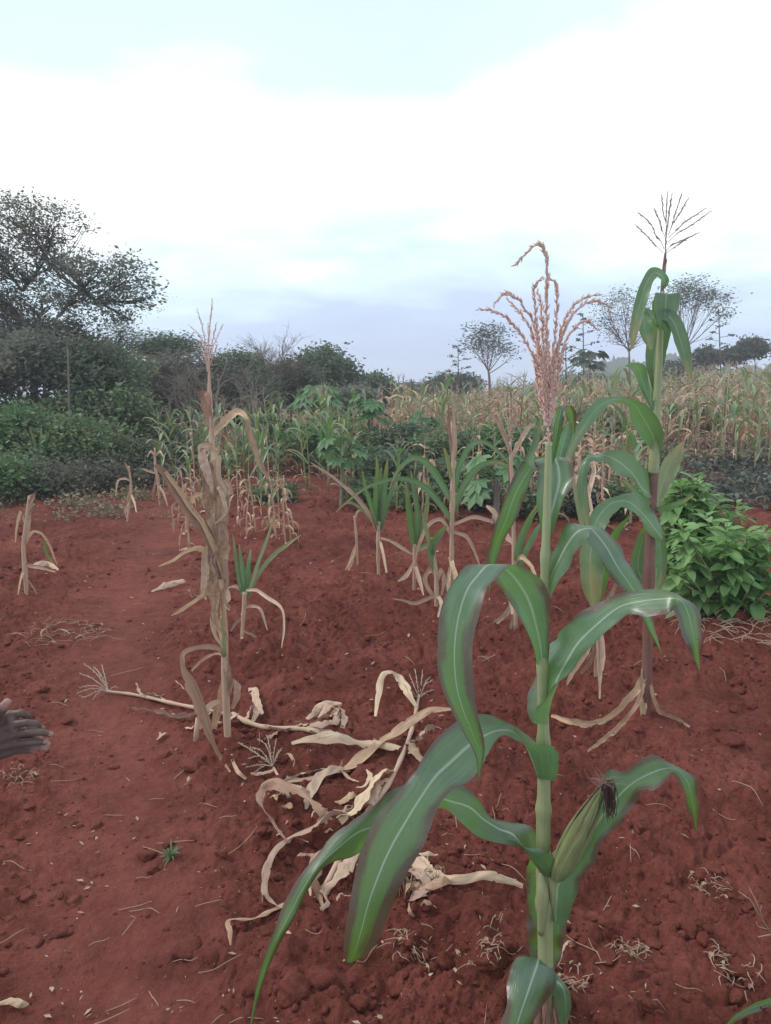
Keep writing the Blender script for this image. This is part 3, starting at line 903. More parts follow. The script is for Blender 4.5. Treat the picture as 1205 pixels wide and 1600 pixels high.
edge_leaf(hero, [(869,712,1.62,875,714,1.63,884,715,1.62),(872,690,1.63,881,690,1.645,890,695,1.64),(882,668,1.65,888,668,1.66,895,672,1.655),(891,655,1.66,892,655,1.66,893,656,1.66)], LG2, 0.05, 3, seed=15, n=22)
edge_leaf(hero, [(853,745,1.62,856,745,1.62,858,748,1.62),(822,722,1.68,828,724,1.68,834,722,1.68),(832,690,1.71,838,692,1.71,843,690,1.71),(847,645,1.73,848,644,1.73,849,645,1.73)], LG2, 0.05, 3, seed=16, n=22)

# ear of maize with silk
ear = MB()
E0, E1 = W(868, 1372, 1.565), W(942, 1232, 1.50)
ax = nrm(E1-E0)
e1 = nrm(np.cross(ax, (0, 1, 0)))
e2 = np.cross(ax, e1)
LEN = np.linalg.norm(E1-E0)
prof = [(0.0, 0.010), (0.12, 0.0190), (0.3, 0.0235), (0.5, 0.0235), (0.7, 0.0185), (0.85, 0.0120), (0.95, 0.007), (1.0, 0.005)]
tube(ear, [E0+ax*LEN*f for f, r in prof], [r for f, r in prof], 18, smoothn=24)
earo = ear.build('ear', LHUSK, hero)
for k in range(6):     # overlapping husk blades
    th = k*1.05+0.4
    L, M, Q = [], [], []
    top = (0.98, 0.82, 1.04, 0.72, 0.93, 1.0)[k]
    for f in np.linspace(0.0, top, 9):
        r = np.interp(f, [p[0] for p in prof]+[1.1], [p[1] for p in prof]+[0.010])+0.0014+0.0004*k
        hw = 0.62*(1-(f/top)**3)+0.05
        for arr, a in ((L, th-hw), (M, th), (Q, th+hw)):
            arr.append(E0+ax*LEN*f+(e1*math.cos(a)+e2*math.sin(a))*r*(1.0 if arr is not M else 1.10))
    hb = MB()
    ribbon(hb, L, M, Q, 22, 6, 0.05, 3, k)
    hb.build('husk', LHUSK, earo)
rng = random.Random(3)
sk = MB()
tip = E1
for k in range(75):
    a = tip+np.array((rng.uniform(-.006, .006), rng.uniform(-.006, .006), rng.uniform(-.004, .004)))
    dx = rng.gauss(0.012, 0.006)
    b = a+np.array((dx*0.6+0.002, -0.006+rng.gauss(0, .005), 0.010+rng.uniform(0, .012)))
    c = b+np.array((dx*0.4+rng.gauss(0, .003), -0.004+rng.gauss(0, .004), -0.035+rng.gauss(0, .008)))
    d = c+np.array((rng.gauss(0, .004), rng.gauss(0, .004), -0.036*rng.uniform(0.4, 1.25)))
    tube(sk, [a, b, c, d], [0.0008, 0.0009, 0.0008, 0.0005], 4, smoothn=9, cap=False)
sk.build('silk', SILK, earo)
sk = MB()
for k in range(45):
    a = tip+np.array((rng.uniform(-.006, .006), rng.uniform(-.006, .006), rng.uniform(-.002, .006)))
    b = a+np.array((rng.gauss(-0.004, .013), rng.gauss(0, .01), 0.012+rng.uniform(0, .012)))
    c = b+np.array((rng.gauss(0, .014), rng.gauss(0, .012), rng.gauss(0.000, .008)))
    tube(sk, [a, b, c], [0.0005, 0.0005, 0.0003], 3, smoothn=8, cap=False)
sk.build('silk_tuft', SILKP, earo)
sk = MB()
for k in range(24):      # dark strands stuck to the husk
    f0 = rng.uniform(0.6, 0.95)
    th = rng.uniform(3.2, 6.2)
    pts = []
    for j in range(6):
        f = f0+(1.0-f0)*j/5*1.02
        r = np.interp(f, [p[0] for p in prof], [p[1] for p in prof])+0.0035
        a = th+0.25*math.sin(j+k)
        pts.append(E0+ax*LEN*f+(e1*math.cos(a)+e2*math.sin(a))*r)
    tube(sk, pts, 0.0006, 3, smoothn=8, cap=False)
sk.build('silk', SILK, earo)

# tassel
def tassel(parent, branches, d, mat, size, step, seed, origin, name='tassel', start=0.0, stem=0.0016, spread=0.8, depth=0.10, root=None):
    rng = random.Random(seed)
    mb = MB()
    first = branches[0]
    pts = [W(x, y, d) for x, y in first]
    spikelets(mb, pts, size*1.05, step*0.8, rng, spread, start, stem)
    t = mb.build(name, mat, parent)
    for b in branches[1:]:
        mb = MB()
        k = rng.uniform(-1, 1)*depth
        q = len(b)-1
        pts = [W(x, y, d+k*(i/q)**1.2) for i, (x, y) in enumerate(b)]
        spikelets(mb, pts, size, step, rng, spread, start, stem*0.6)
        mb.build('tassel_branch', mat, t)
    return t
HB = [[(857,690),(856,661),(854,600),(854,544),(854,447),(855,409),(849,389),(837,383),(821,397),(805,414)],
      [(856,640),(846,590),(837,564),(826,541),(800,505),(786,493),(764,485),(749,483)],
      [(856,620),(846,570),(832,523),(818,495),(805,480),(792,466)],
      [(857,625),(845,560),(833,505),(822,485),(812,470),(798,460),(785,461),(772,475)],
      [(856,625),(846,560),(838,510),(836,480),(835,450),(840,440),(848,434)],
      [(856,625),(850,560),(847,500),(845,475),(840,455)],
      [(857,625),(864,560),(869,510),(870,475),(869,445),(862,437),(855,437)],
      [(857,625),(866,570),(877,515),(888,490),(905,470),(918,464),(937,460)],
      [(857,635),(870,560),(885,510),(905,480),(925,470),(937,471),(955,480)],
      [(857,645),(872,590),(882,540),(892,520),(905,506),(920,503),(933,516)]]
for dx in (-18, -13, -8, -3, 3, 8, 13, 17, -15, 10):
    HB.append([(856, 668), (855+dx*0.7, 620), (855+dx, 575), (855+dx*1.05, 540+abs(dx)*0.8)])
tassel(hero, HB, 1.60, TAS, 0.0145, 0.0031, 5, hero, depth=0.09, spread=0.62)
# ------------------------------------------------------------------ the tall maize plant with the purple-brown stalk on the right
TD = float(G(1008, 1132, fine=False)[1])
tall = thing('maize_plant', 'tallest maize plant, purple-brown stalk and open tassel, left of the leafy shrub', 'maize plant', tuple(G(1008, 1132, fine=False)))
mb = MB()
P, Rr = stalk_pts([(1007, 1145, 8.5, TD), (1009, 1090, 8.5, TD), (1012, 1000, 8, TD), (1014, 900, 8, TD), (1018, 800, 7.5, TD), (1022, 720, 6.5, TD), (1026, 640, 5.5, TD), (1030, 560, 4.5, TD), (1034, 470, 3, TD), (1037, 420, 2, TD), (1040, 395, 1.6, TD)])
jointed(mb, P, Rr, (0.12, 0.3, 0.48, 0.66), 10, 50, 1.25)
mb.build('stalk', SPU, tall)
mb = MB()
tube(mb, [W(1021, 740, TD-.01), W(1022, 722, TD-.01), W(1026, 640, TD-.01), W(1029, 580, TD-.005)], [7.5*mpp(TD), 8*mpp(TD), 6.5*mpp(TD), 4*mpp(TD)], 10, smoothn=12)
tube(mb, [W(1026, 640, TD-.006), W(1029, 580, TD-.006), W(1032, 520, TD-.006), W(1036, 455, TD-.004)], [6*mpp(TD), 5.4*mpp(TD), 4.4*mpp(TD), 2.6*mpp(TD)], 10, smoothn=12)
mb.build('leaf_sheath', SG, tall)
d = TD
T5 = [(1022,716,d,1025,718,d-.03,1029,716,d),(1013,697,d-.03,1024,694,d-.02,1036,697,d-.05),(997,680,d-.10,1015,670,d-.07,1037,676,d-.10),(985,658,d-.16,1003,650,d-.14,1026,650,d-.16),
      (981,636,d-.22,993,634,d-.21,1005,629,d-.22),(968,630,d-.28,974,625,d-.28,980,621,d-.28),(953,631,d-.33,951,626,d-.33,946,620,d-.33),(939,648,d-.38,931,640,d-.38,922,633,d-.38),
      (924,666,d-.42,916,660,d-.42,908,653,d-.42),(907,688,d-.46,900,684,d-.46,893,680,d-.46),(896,712,d-.48,889,709,d-.48,880,707,d-.48),(886,740,d-.49,880,740,d-.49,872,738,d-.49),(874,780,d-.5,872,780,d-.5,870,780,d-.5)]
edge_leaf(tall, T5, LG2, 0.06, 5, seed=21, n=64, across=8)
T6 = [(1018,776,d,1020,775,d-.02,1022,770,d),(1015,740,d,1005,765,d-.05,1012,778,d-.06),(1000,722,d-.04,990,742,d-.08,990,752,d-.12),(977,704,d-.10,968,722,d-.14,965,742,d-.18),(952,704,d-.16,948,712,d-.20,947,724,d-.24),
      (934,710,d-.20,934,714,d-.24,938,720,d-.27),(924,709,d-.24,921,714,d-.27,925,722,d-.29),(909,722,d-.27,913,726,d-.29,920,732,d-.30),(902,750,d-.29,909,752,d-.30,917,752,d-.30),(902,785,d-.3,911,786,d-.3,921,785,d-.3),(912,815,d-.3,917,816,d-.3,922,814,d-.3),(924,845,d-.3,924,845,d-.3,925,845,d-.3)]
edge_leaf(tall, T6, LG2, 0.07, 5, seed=22, n=60, across=8)
T7 = [(1037,838,d,1035,842,d-.03,1028,846,d-.04),(1026,806,d-.05,1022,824,d-.08,1012,832,d-.10),(1006,781,d-.10,1002,800,d-.13,995,804,d-.17),(986,770,d-.14,982,784,d-.17,973,793,d-.20),(968,774,d-.17,962,784,d-.19,966,798,d-.23),
      (945,780,d-.2,948,792,d-.22,955,808,d-.26),(925,800,d-.23,932,815,d-.25,945,830,d-.29),(912,840,d-.25,925,848,d-.27,945,856,d-.30),(906,880,d-.26,922,886,d-.28,945,890,d-.30),(910,920,d-.27,924,924,d-.28,941,925,d-.30),(924,950,d-.27,928,952,d-.28,934,950,d-.29)]
edge_leaf(tall, T7, LG2, 0.06, 6, seed=23, n=60, across=8)
T4 = [(1019,642,d,1021,641,d-.02,1024,640,d),(1003,615,d,1012,618,d-.02,1017,612,d-.02),(994,592,d-.04,1002,590,d-.03,1013,588,d-.04),(987,578,d-.10,996,574,d-.08,1007,570,d-.08),(974,572,d-.15,980,569,d-.14,990,567,d-.13),(962,580,d-.2,968,578,d-.2,974,574,d-.2),(957,598,d-.22,962,596,d-.22,967,594,d-.22),(957,618,d-.23,959,618,d-.23,961,618,d-.23)]
edge_leaf(tall, T4, LG2, 0.06, 5, seed=24, n=44)
T1 = [(1022,616,1028,616,d),(1014,590,1032,592,d+.02),(1008,560,1040,562,d+.04),(1012,525,1048,525,d+.05),(1017,490,1058,490,d+.03),(1021,466,1062,466,d-.01),(1023,457,1064,456,d-.06),(1022,470,1063,470,d-.10),(1024,488,1058,490,d-.12)]
T1 += [(1028,505,1052,507,d-.125),(1034,516,1046,518,d-.125)]
edge_leaf(tall, T1, LG3, 0.05, 5, seed=25, n=60)
line_leaf(tall, [(1024,492,6,d-.10),(1044,492,10,d-.12),(1056,505,11,d-.14),(1066,535,11,d-.16),(1074,565,8,d-.17),(1079,592,2,d-.17)], LG2, 0.4, 0.06, 4, 26)
line_leaf(tall, [(1037,450,3,d),(1040,438,7,d-.03),(1033,428,8,d-.06),(1022,426,9,d-.10),(1011,442,8,d-.14),(1003,468,9,d-.17),(995,500,8,d-.19),(990,525,5,d-.20),(988,545,2,d-.2)], LG2, 0.35, 0.06, 4, 27, tilt=0.3)
line_leaf(tall, [(1028,510,4,d),(1022,494,9,d-.04),(1010,489,10,d-.09),(1008,505,10,d-.12),(1013,528,8,d-.13),(1018,546,2,d-.13)], LG2, 0.35, 0.08, 4, 28, tilt=0.3)
line_leaf(tall, [(1027,792,4,d),(1036,760,12,d+.03),(1048,728,14,d+.05),(1060,706,9,d+.06),(1068,690,2,d+.07)], LGY, 0.5, 0.08, 4, 29)
line_leaf(tall, [(1028,797,4,d),(1045,792,5,d-.1),(1065,784,4,d-.2),(1084,774,1,d-.25)], LG2, 0.5, 0.05, 3, 30)
line_leaf(tall, [(1020,795,4,d),(1005,780,5,d-.06),(988,762,4,d-.1),(972,750,1,d-.12)], LG2, 0.5, 0.05, 3, 31)
line_leaf(tall, [(1013,915,4,d+.02),(1000,895,12,d+.05),(1000,870,14,d+.06),(1008,835,10,d+.05),(1018,815,4,d+.02)], LG2, 0.4, 0.06, 3, 32)
line_leaf(tall, [(1022,800,3,d+.02),(1032,850,9,d+.05),(1034,890,8,d+.06),(1028,930,2,d+.06)], LG2, 0.4, 0.06, 3, 33)
# dry leaves trailing from the foot
def hang_to_ground(parent, st, mat, seed, **kw):
    return line_leaf(parent, st, mat, 0.5, 0.25, 5, seed, **kw)
g = lambda x, y: float(G(x, y, 0.02)[1])
line_leaf(tall, [(1011,1045,5,d-.01),(1000,1068,6,d-.03),(985,1090,7,d-.05),(955,1120,6,g(955,1120)),(925,1131,7,g(925,1131)),(895,1128,6,g(895,1128)),(862,1118,3,g(862,1118))], LD, 0.4, 0.3, 6, 34)
line_leaf(tall, [(1008,1060,4,d-.02),(998,1095,5,d-.06),(985,1115,4,d-.1),(965,1138,5,g(965,1138)),(940,1158,4,g(940,1158)),(918,1174,2,g(918,1174))], LD, 0.4, 0.3, 6, 35)
line_leaf(tall, [(1012,1050,4,d-.01),(1022,1090,4,d-.05),(1032,1112,4,d-.05),(1055,1122,4,g(1055,1122)),(1078,1136,2,g(1078,1136))], LD, 0.4, 0.3, 6, 36)
line_leaf(tall, [(1008,1045,6,d-.02),(1006,1090,7,d-.03),(1004,1125,4,d-.04)], LD, 0.4, 0.2, 4, 37)
TB = [[(1038,440),(1040,393),(1041,367),(1044,345),(1050,304)], [(1036,395),(1016,374),(993,351)], [(1038,390),(1025,368),(1017,350),(998,333)], [(1040,372),(1032,348),(1022,325)], [(1041,362),(1037,335),(1034,307)],
      [(1042,360),(1042,330),(1043,300)], [(1044,368),(1055,335),(1066,301)], [(1046,364),(1058,340),(1077,308)], [(1044,372),(1072,346),(1102,326)], [(1044,378),(1080,352),(1111,330)], [(1040,396),(1072,374),(1091,364)], [(1041,392),(1060,378),(1076,371)]]
TB = [[b[0]]+[((b[i][0]+b[i+1][0])/2+(-1)**k*1.6, (b[i][1]+b[i+1][1])/2-1.5) for i in range(1)]+b[1:] for k, b in enumerate(TB)]
tassel(tall, TB, d, TASD, 0.016, 0.0055, 9, tall, depth=0.15, start=0.2, stem=0.0020, spread=0.40)

# ------------------------------------------------------------------ the tall dead maize plant on the left
DD = float(G(354, 1165, fine=False)[1])
d = DD
dead = thing('maize_plant', 'tall dead straw-coloured maize plant standing alone left of centre with thin upright tassel', 'maize plant', tuple(G(354, 1165, fine=False)))
mb = MB()
P, Rr = stalk_pts([(357, 1172, 5.5, d), (354, 1110, 6, d), (352, 1050, 5.5, d), (350, 980, 5.2, d), (346, 900, 5, d), (340, 820, 4.6, d), (336, 740, 4.4, d), (331, 680, 4, d), (328, 630, 3.5, d), (327, 590, 2.2, d), (326, 555, 1.6, d)])
jointed(mb, P, Rr, (0.2, 0.42, 0.62, 0.8), 10, 46, 1.2)
mb.build('stalk', SD, dead)
mb = MB()
tube(mb, [W(350, 1025, d-.012), W(349, 985, d-.013), W(348, 962, d-.012)], [4*mpp(d), 4.6*mpp(d), 4*mpp(d)], 8, smoothn=8)
mb.build('green_stalk_section', SG, dead)
mb = MB()
tube(mb, [W(345, 905, d-.03), W(352, 985, d-.01), W(354, 1040, d)], [4*mpp(d), 4.6*mpp(d), 3*mpp(d)], 8, smoothn=8)
tube(mb, [W(341, 905, d-.02), W(333, 800, d-.02), W(331, 720, d-.01)], [3*mpp(d), 4.2*mpp(d), 3*mpp(d)], 8, smoothn=8)
mb.build('leaf_sheath', LD, dead)
DL = [(LD, [(330,680,4,d),(326,650,7,d-.02),(319,622,7,d-.04),(317,614,6,d-.06),(323,616,5,d-.08),(329,632,3,d-.08)]),
      (LD, [(330,684,4,d),(340,670,6,d-.03),(352,658,6,d-.06),(366,644,7,d-.1),(380,646,5,d-.13),(388,662,4,d-.15)]),
      (LDB, [(386,655,4,d-.15),(391,676,5,d-.16),(400,708,6,d-.17),(412,735,4,d-.17),(419,748,1,d-.17)]),
      (LDP, [(332,704,5,d),(327,698,8,d-.03),(316,699,7,d-.06),(316,712,8,d-.08),(322,735,8,d-.09),(330,758,4,d-.09),(332,770,1,d-.09)]),
      (LDB, [(318,700,4,d-.065),(315,715,5,d-.07),(319,745,5,d-.08),(327,775,3,d-.08)]),
      (LDP, [(333,700,4,d-.01),(337,718,6,d-.04),(340,740,4,d-.05)]),
      (LDB, [(351,912,5,d-.01),(338,870,8,d-.05),(318,828,11,d-.10),(292,792,10,d-.15),(272,762,8,d-.19),(256,738,6,d-.22),(246,729,4,d-.24),(240,728,1,d-.25)]),
      (LD, [(352,905,4,d-.02),(338,862,5,d-.055),(320,824,5,d-.105),(296,788,5,d-.155),(276,760,4,d-.195),(258,737,3,d-.225)]),
      (LDP, [(343,750,4,d-.02),(350,765,7,d-.04),(350,790,9,d-.05),(347,825,8,d-.05),(345,860,5,d-.04)]),
      (LDP, [(350,750,4,d),(356,756,5,d-.02),(362,772,4,d-.03)]),
      (LD, [(330,792,3,d-.03),(322,778,4,d-.05),(312,773,4,d-.07),(302,778,4,d-.08),(299,794,2,d-.09)]),
      (LDP, [(328,802,5,d-.03),(329,820,8,d-.05),(333,850,7,d-.05),(336,866,3,d-.05)]),
      (LD, [(327,868,4,d-.03),(316,858,5,d-.05),(306,857,4,d-.07),(290,862,3,d-.1),(270,876,3,d-.12),(248,885,1,d-.14)]),
      (LDP, [(320,862,5,d-.02),(321,885,7,d-.03),(319,912,6,d-.03),(317,935,3,d-.03)]),
      (LD, [(329,880,4,d-.02),(330,920,6,d-.03),(336,955,5,d-.03),(337,990,2,d-.03)]),
      (LD, [(352,830,4,d-.02),(353,860,6,d-.03),(350,895,3,d-.03)]),
      (LD, [(336,770,4,d),(345,775,6,d-.03),(350,790,6,d-.05),(349,815,4,d-.05)]),
      (LDP, [(340,930,5,d+.02),(336,960,5,d+.04),(345,975,3,d+.04)]),
      (LD, [(337,940,3,d),(325,920,3,d-.03),(310,935,3,d-.05),(285,952,3,d-.08),(268,962,1,d-.1)]),
      (LD, [(352,1024,3,d-.01),(340,1014,5,d-.04),(325,1010,5,d-.07),(304,1013,4,d-.10),(290,1018,4,d-.13),(285,1026,4,d-.15),(287,1044,5,d-.16),(298,1070,10,d-.17),(311,1100,11,d-.17),(322,1134,10,d-.16),(332,1160,5,d-.15),(346,1186,3,d-.14),(360,1207,2,g(360,1207))]),
      (LDB, [(351,1025,4,d-.01),(356,1050,6,d-.02),(360,1072,3,d-.02)]),
      (LD, [(356,1085,4,d-.01),(364,1064,5,d-.03),(371,1072,6,d-.05),(370,1090,6,d-.06),(362,1108,4,d-.05)]),
      (LD, [(353,1055,5,d+.01),(346,1085,7,d+.03),(340,1110,7,d+.05),(334,1140,5,d+.06)]),
      (LD, [(350,1022,2,d),(334,1022,3,d+.04),(316,1032,3,d+.08),(299,1048,2,d+.1)]),
      (LD, [(357,1152,3,d-.02),(359,1168,3,d-.05),(364,1190,3,g(364,1190)),(372,1206,4,g(372,1206)),(385,1217,2,g(385,1217))]),
      (LDP, [(345,1095,4,d),(330,1102,6,d-.06),(318,1118,6,d-.08),(312,1140,3,d-.08)])]
xr = random.Random(9)
for k in range(20):
    y0 = xr.uniform(700, 980)
    x0 = np.interp(y0, [560, 680, 820, 980, 1170], [326, 331, 340, 350, 356])
    sd_ = xr.choice((-1, 1))
    L_ = xr.uniform(30, 75)
    DL.append((xr.choice((LDP, LD, LDP, LDB)), [(x0, y0, 2, d-.01), (x0+sd_*xr.uniform(4, 12), y0-xr.uniform(0, 10), 4, d-.04), (x0+sd_*xr.uniform(8, 16), y0+L_*.35, 4, d-.06), (x0+sd_*xr.uniform(3, 18), y0+L_*.7, 3, d-.06), (x0+sd_*xr.uniform(0, 20), y0+L_, 1, d-.06)]))
for i, (m, st) in enumerate(DL):
    line_leaf(dead, st, m, 0.45, 0.16, 5, 40+i)
mb = MB()
tube(mb, [W(309, 1122, d+.02), W(307, 1145, d+.02), W(305, 1172, d+.02)], [3.5*mpp(d), 4.5*mpp(d), 4.5*mpp(d)], 8)
mb.build('broken_stump', SD, dead)
DB = [[(326,565),(326,540),(328,510),(332,468)], [(326,560),(320,530),(315,505),(308,484)], [(326,560),(318,535),(308,520),(296,508)], [(327,555),(326,530),(325,505)], [(327,556),(333,530),(338,505)],
      [(327,558),(336,535),(343,518),(350,506)], [(326,575),(318,552),(312,535)], [(327,575),(334,555),(339,540)], [(326,590),(322,560),(320,545)]]
tassel(dead, DB, d, TAS, 0.014, 0.006, 12, dead, depth=0.10, start=0.12, stem=0.0022, spread=0.55)

# ------------------------------------------------------------------ fallen dead maize
def ground_stalk(parent, pts, r, name='stalk', lift=0.015, mat=None):
    mb = MB()
    P = [G(x, y)+np.array((0, 0, lift)) for x, y in pts]
    rad = [r*(1-0.35*i/(len(pts)-1)) for i in range(len(pts))]
    jointed(mb, P, rad, [i/(len(pts)-1) for i in range(1, len(pts)-1)], 8, len(pts)*6, 1.35)
    return mb.build(name, mat or SD, parent)

def ground_tassel(parent, base, tips, mat, seed, size=0.013):
    rng = random.Random(seed)
    t = None
    b = G(*base)+np.array((0, 0, 0.02))
    for tp in tips:
        mb = MB()
        e = G(tp[0], tp[1])+np.array((0, 0, tp[2] if len(tp) > 2 else 0.015))
        m = (b+e)/2+np.array((rng.uniform(-.01, .01), 0, rng.uniform(0.01, 0.03)))
        spikelets(mb, [b, m, e], size, 0.006, rng, 0.7, 0.15, 0.0012)
        o = mb.build('tassel' if t is None else 'tassel_branch', mat, parent if t is None else t)
        t = t or o
    return t

f1 = thing('fallen_maize_stalk', 'fallen dry maize stalk lying left of the dead plant, tassel pointing left', 'maize stalk', tuple(G(310, 1112)))
ground_stalk(f1, [(362, 1122), (309, 1111), (265, 1102), (232, 1094), (200, 1088), (165, 1084)], 0.010)
ground_leaf(f1, [(309,1120,5),(292,1126,5),(269,1126,6),(242,1117,4),(200,1110,2)], LDP, seed=61)
ground_leaf(f1, [(262,1100,2),(245,1095,5),(232,1092,4),(225,1093,1)], LDP, seed=62)
ground_leaf(f1, [(330,1118,4),(312,1135,6),(300,1142,5),(290,1140,2)], LDP, seed=63)
ground_leaf(f1, [(232,1094,2),(220,1088,3),(214,1080,2,0.04)], LDP, seed=64)
ground_leaf(f1, [(309,1106,2),(292,1090,3,0.03),(275,1077,1,0.05)], LD, seed=65)
ground_leaf(f1, [(372,1120,4),(352,1132,7),(330,1140,6),(318,1152,2)], LDP, seed=66)
ground_tassel(f1, (170, 1085), [(120, 1088), (124, 1078), (125, 1060, 0.03), (132, 1050, 0.05), (148, 1058, 0.06), (160, 1052, 0.05), (130, 1095), (145, 1098), (185, 1079)], TASG, 3)

f2 = thing('fallen_maize_stalk', 'fallen dry maize stalk right of the dead plant ending in crumpled leaves', 'maize stalk', tuple(G(430, 1140)))
ground_stalk(f2, [(364, 1120), (385, 1132), (415, 1141), (460, 1143), (490, 1148), (522, 1155)], 0.012)
for i, st in enumerate([[(385,1128,5),(392,1120,6,.03),(402,1122,5,.04),(394,1135,3)], [(415,1140,3),(430,1147,5),(450,1146,5),(470,1138,3)], [(460,1142,4),(485,1136,7),(505,1134,9,.03),(520,1128,6,.03),(528,1118,3,.04)],
                         [(470,1142,5),(495,1148,7),(515,1152,6),(524,1153,2)], [(500,1132,4,.03),(515,1120,6,.05),(526,1126,5,.04),(520,1140,4)], [(530,1120,3,.05),(537,1128,5,.04),(538,1140,4,.03),(532,1150,2)],
                         [(440,1146,4),(425,1155,5),(408,1162,2)], [(480,1132,3,.02),(500,1122,6,.04),(520,1117,4,.05),(534,1117,2,.05)], [(475,1140,5),(500,1142,9,.02),(520,1140,6,.03),(530,1132,3,.03)]]):
    ground_leaf(f2, st, LDP, seed=70+i, ripple=0.35)

f3 = thing('fallen_maize_plant', 'large fallen dead maize plant with twisted pale leaves left of the front plant', 'maize plant', tuple(G(600, 1240)))
ground_stalk(f3, [(506, 1404), (547, 1325), (577, 1278), (606, 1238), (626, 1197), (643, 1151), (651, 1114), (655, 1095)], 0.011, lift=0.03)
F3 = [[(705,1124,3,.05),(672,1128,6,.05),(639,1147,7,.05),(597,1172,9,.04),(547,1201,9),(489,1220,4),(440,1228,2)],
      [(448,1168,2),(490,1170,7,.03),(525,1170,9,.04),(555,1173,7,.03),(581,1175,6,.03),(626,1180,5,.03)],
      [(651,1118,3,.04),(635,1098,6,.06),(622,1085,6,.09),(608,1079,5,.10),(597,1083,5,.08),(592,1100,5,.05),(587,1126,2,.02)],
      [(518,1297,8),(495,1280,11,.04),(473,1267,10,.06),(440,1256,9,.07),(423,1256,8,.07),(409,1264,7,.06),(407,1278,7,.04),(427,1303,8,.02),(452,1326,4)],
      [(547,1209,3),(520,1216,6,.03),(500,1228,7,.04),(488,1243,8,.03),(481,1259,6,.02),(478,1270,3)],
      [(545,1292,8,.04),(518,1305,12,.05),(469,1321,10,.03),(440,1334,7,.03),(424,1355,6,.03),(415,1375,6,.02),(414,1400,5),(424,1414,4),(435,1424,2)],
      [(455,1416,4),(440,1421,5),(402,1442,6),(375,1448,6,.02),(357,1450,4,.02),(359,1466,4,.02),(361,1483,1)],
      [(615,1225,6,.04),(597,1235,10,.05),(575,1262,11,.05),(555,1285,10,.04),(530,1300,7,.04)],
      [(560,1335,7,.03),(540,1370,10,.03),(523,1392,9,.03),(506,1408,7,.02),(512,1420,4),(500,1428,2)],
      [(530,1330,6,.03),(510,1345,8,.04),(490,1365,7,.04),(490,1390,8,.03),(500,1410,5),(506,1430,2)],
      [(626,1352,6,.02),(645,1362,11,.03),(668,1376,10,.03),(684,1384,8,.02),(713,1389,7,.02),(755,1386,7,.03),(790,1390,6,.02),(817,1392,3)],
      [(620,1372,6,.03),(650,1380,9,.04),(668,1398,8,.03),(650,1408,7,.02),(638,1412,3)],
      [(640,1390,6),(660,1402,8,.03),(690,1396,7,.03),(700,1385,4,.02)],
      [(600,1400,5),(620,1390,8,.04),(632,1372,8,.04),(630,1352,4,.03)],
      [(640,1172,4,.03),(655,1178,8,.05),(668,1166,9,.06),(680,1158,6,.05)],
      [(660,1196,3),(650,1190,8,.03),(640,1180,9,.04),(632,1176,4)],
      [(606,1232,4,.04),(590,1248,7,.05),(580,1280,6,.05)],
      [(440,1226,2),(462,1222,5,.02),(490,1214,6,.02),(520,1206,4)],
      [(560,1318,6,.04),(580,1340,9,.04),(600,1368,8,.03),(610,1400,5)]]
for i, st in enumerate(F3):
    ground_leaf(f3, st, LDP if i % 3 else LD, seed=90+i, ripple=0.22)
xr = random.Random(31)
for k in range(30):          # torn scraps in the litter
    x0, y0 = xr.choice([(480, 1300), (500, 1380), (540, 1250), (640, 1390), (610, 1200), (660, 1380), (450, 1250), (590, 1300)])
    x0 += xr.gauss(0, 26); y0 += xr.gauss(0, 24)
    a_, l_ = xr.uniform(0, 6.28), xr.uniform(10, 32)
    ground_leaf(f3, [(x0+math.cos(a_+q*.5)*l_*q, y0+math.sin(a_+q*.5)*l_*q*.6, (1, 4, 5, 3, 1)[j]*xr.uniform(.5, 1.1), .01+.03*xr.random()) for j, q in enumerate((-1, -.5, 0, .5, 1))], xr.choice((LDP, LD)), seed=400+k, n=16)
ground_tassel(f3, (655, 1097), [(672, 1066, .03), (660, 1060, .05), (640, 1068, .05), (626, 1075, .03), (680, 1082), (632, 1092), (676, 1074, .04), (648, 1062, .06), (668, 1090)], TASG, 5)

f4 = thing('fallen_maize_stalk', 'broken dry maize top with feathery tassel lying on bare soil, pointing at the dead plant', 'maize stalk', tuple(G(435, 1225)))
ground_stalk(f4, [(452, 1252), (440, 1228), (428, 1205)], 0.008)
ground_leaf(f4, [(440,1226,2),(455,1232,4),(470,1240,5,.02),(485,1242,3)], LDP, seed=121)
ground_leaf(f4, [(428,1208,2),(410,1214,3),(392,1215,2)], LDP, seed=122)
ground_leaf(f4, [(446,1236,3),(452,1226,5,.02),(468,1220,4)], LDP, seed=123)
ground_tassel(f4, (426, 1204), [(388, 1190), (392, 1178, .03), (404, 1168, .04), (418, 1165, .05), (432, 1168, .04), (444, 1172, .02), (385, 1204), (398, 1212), (440, 1182, .03), (372, 1165)], TASG, 6)

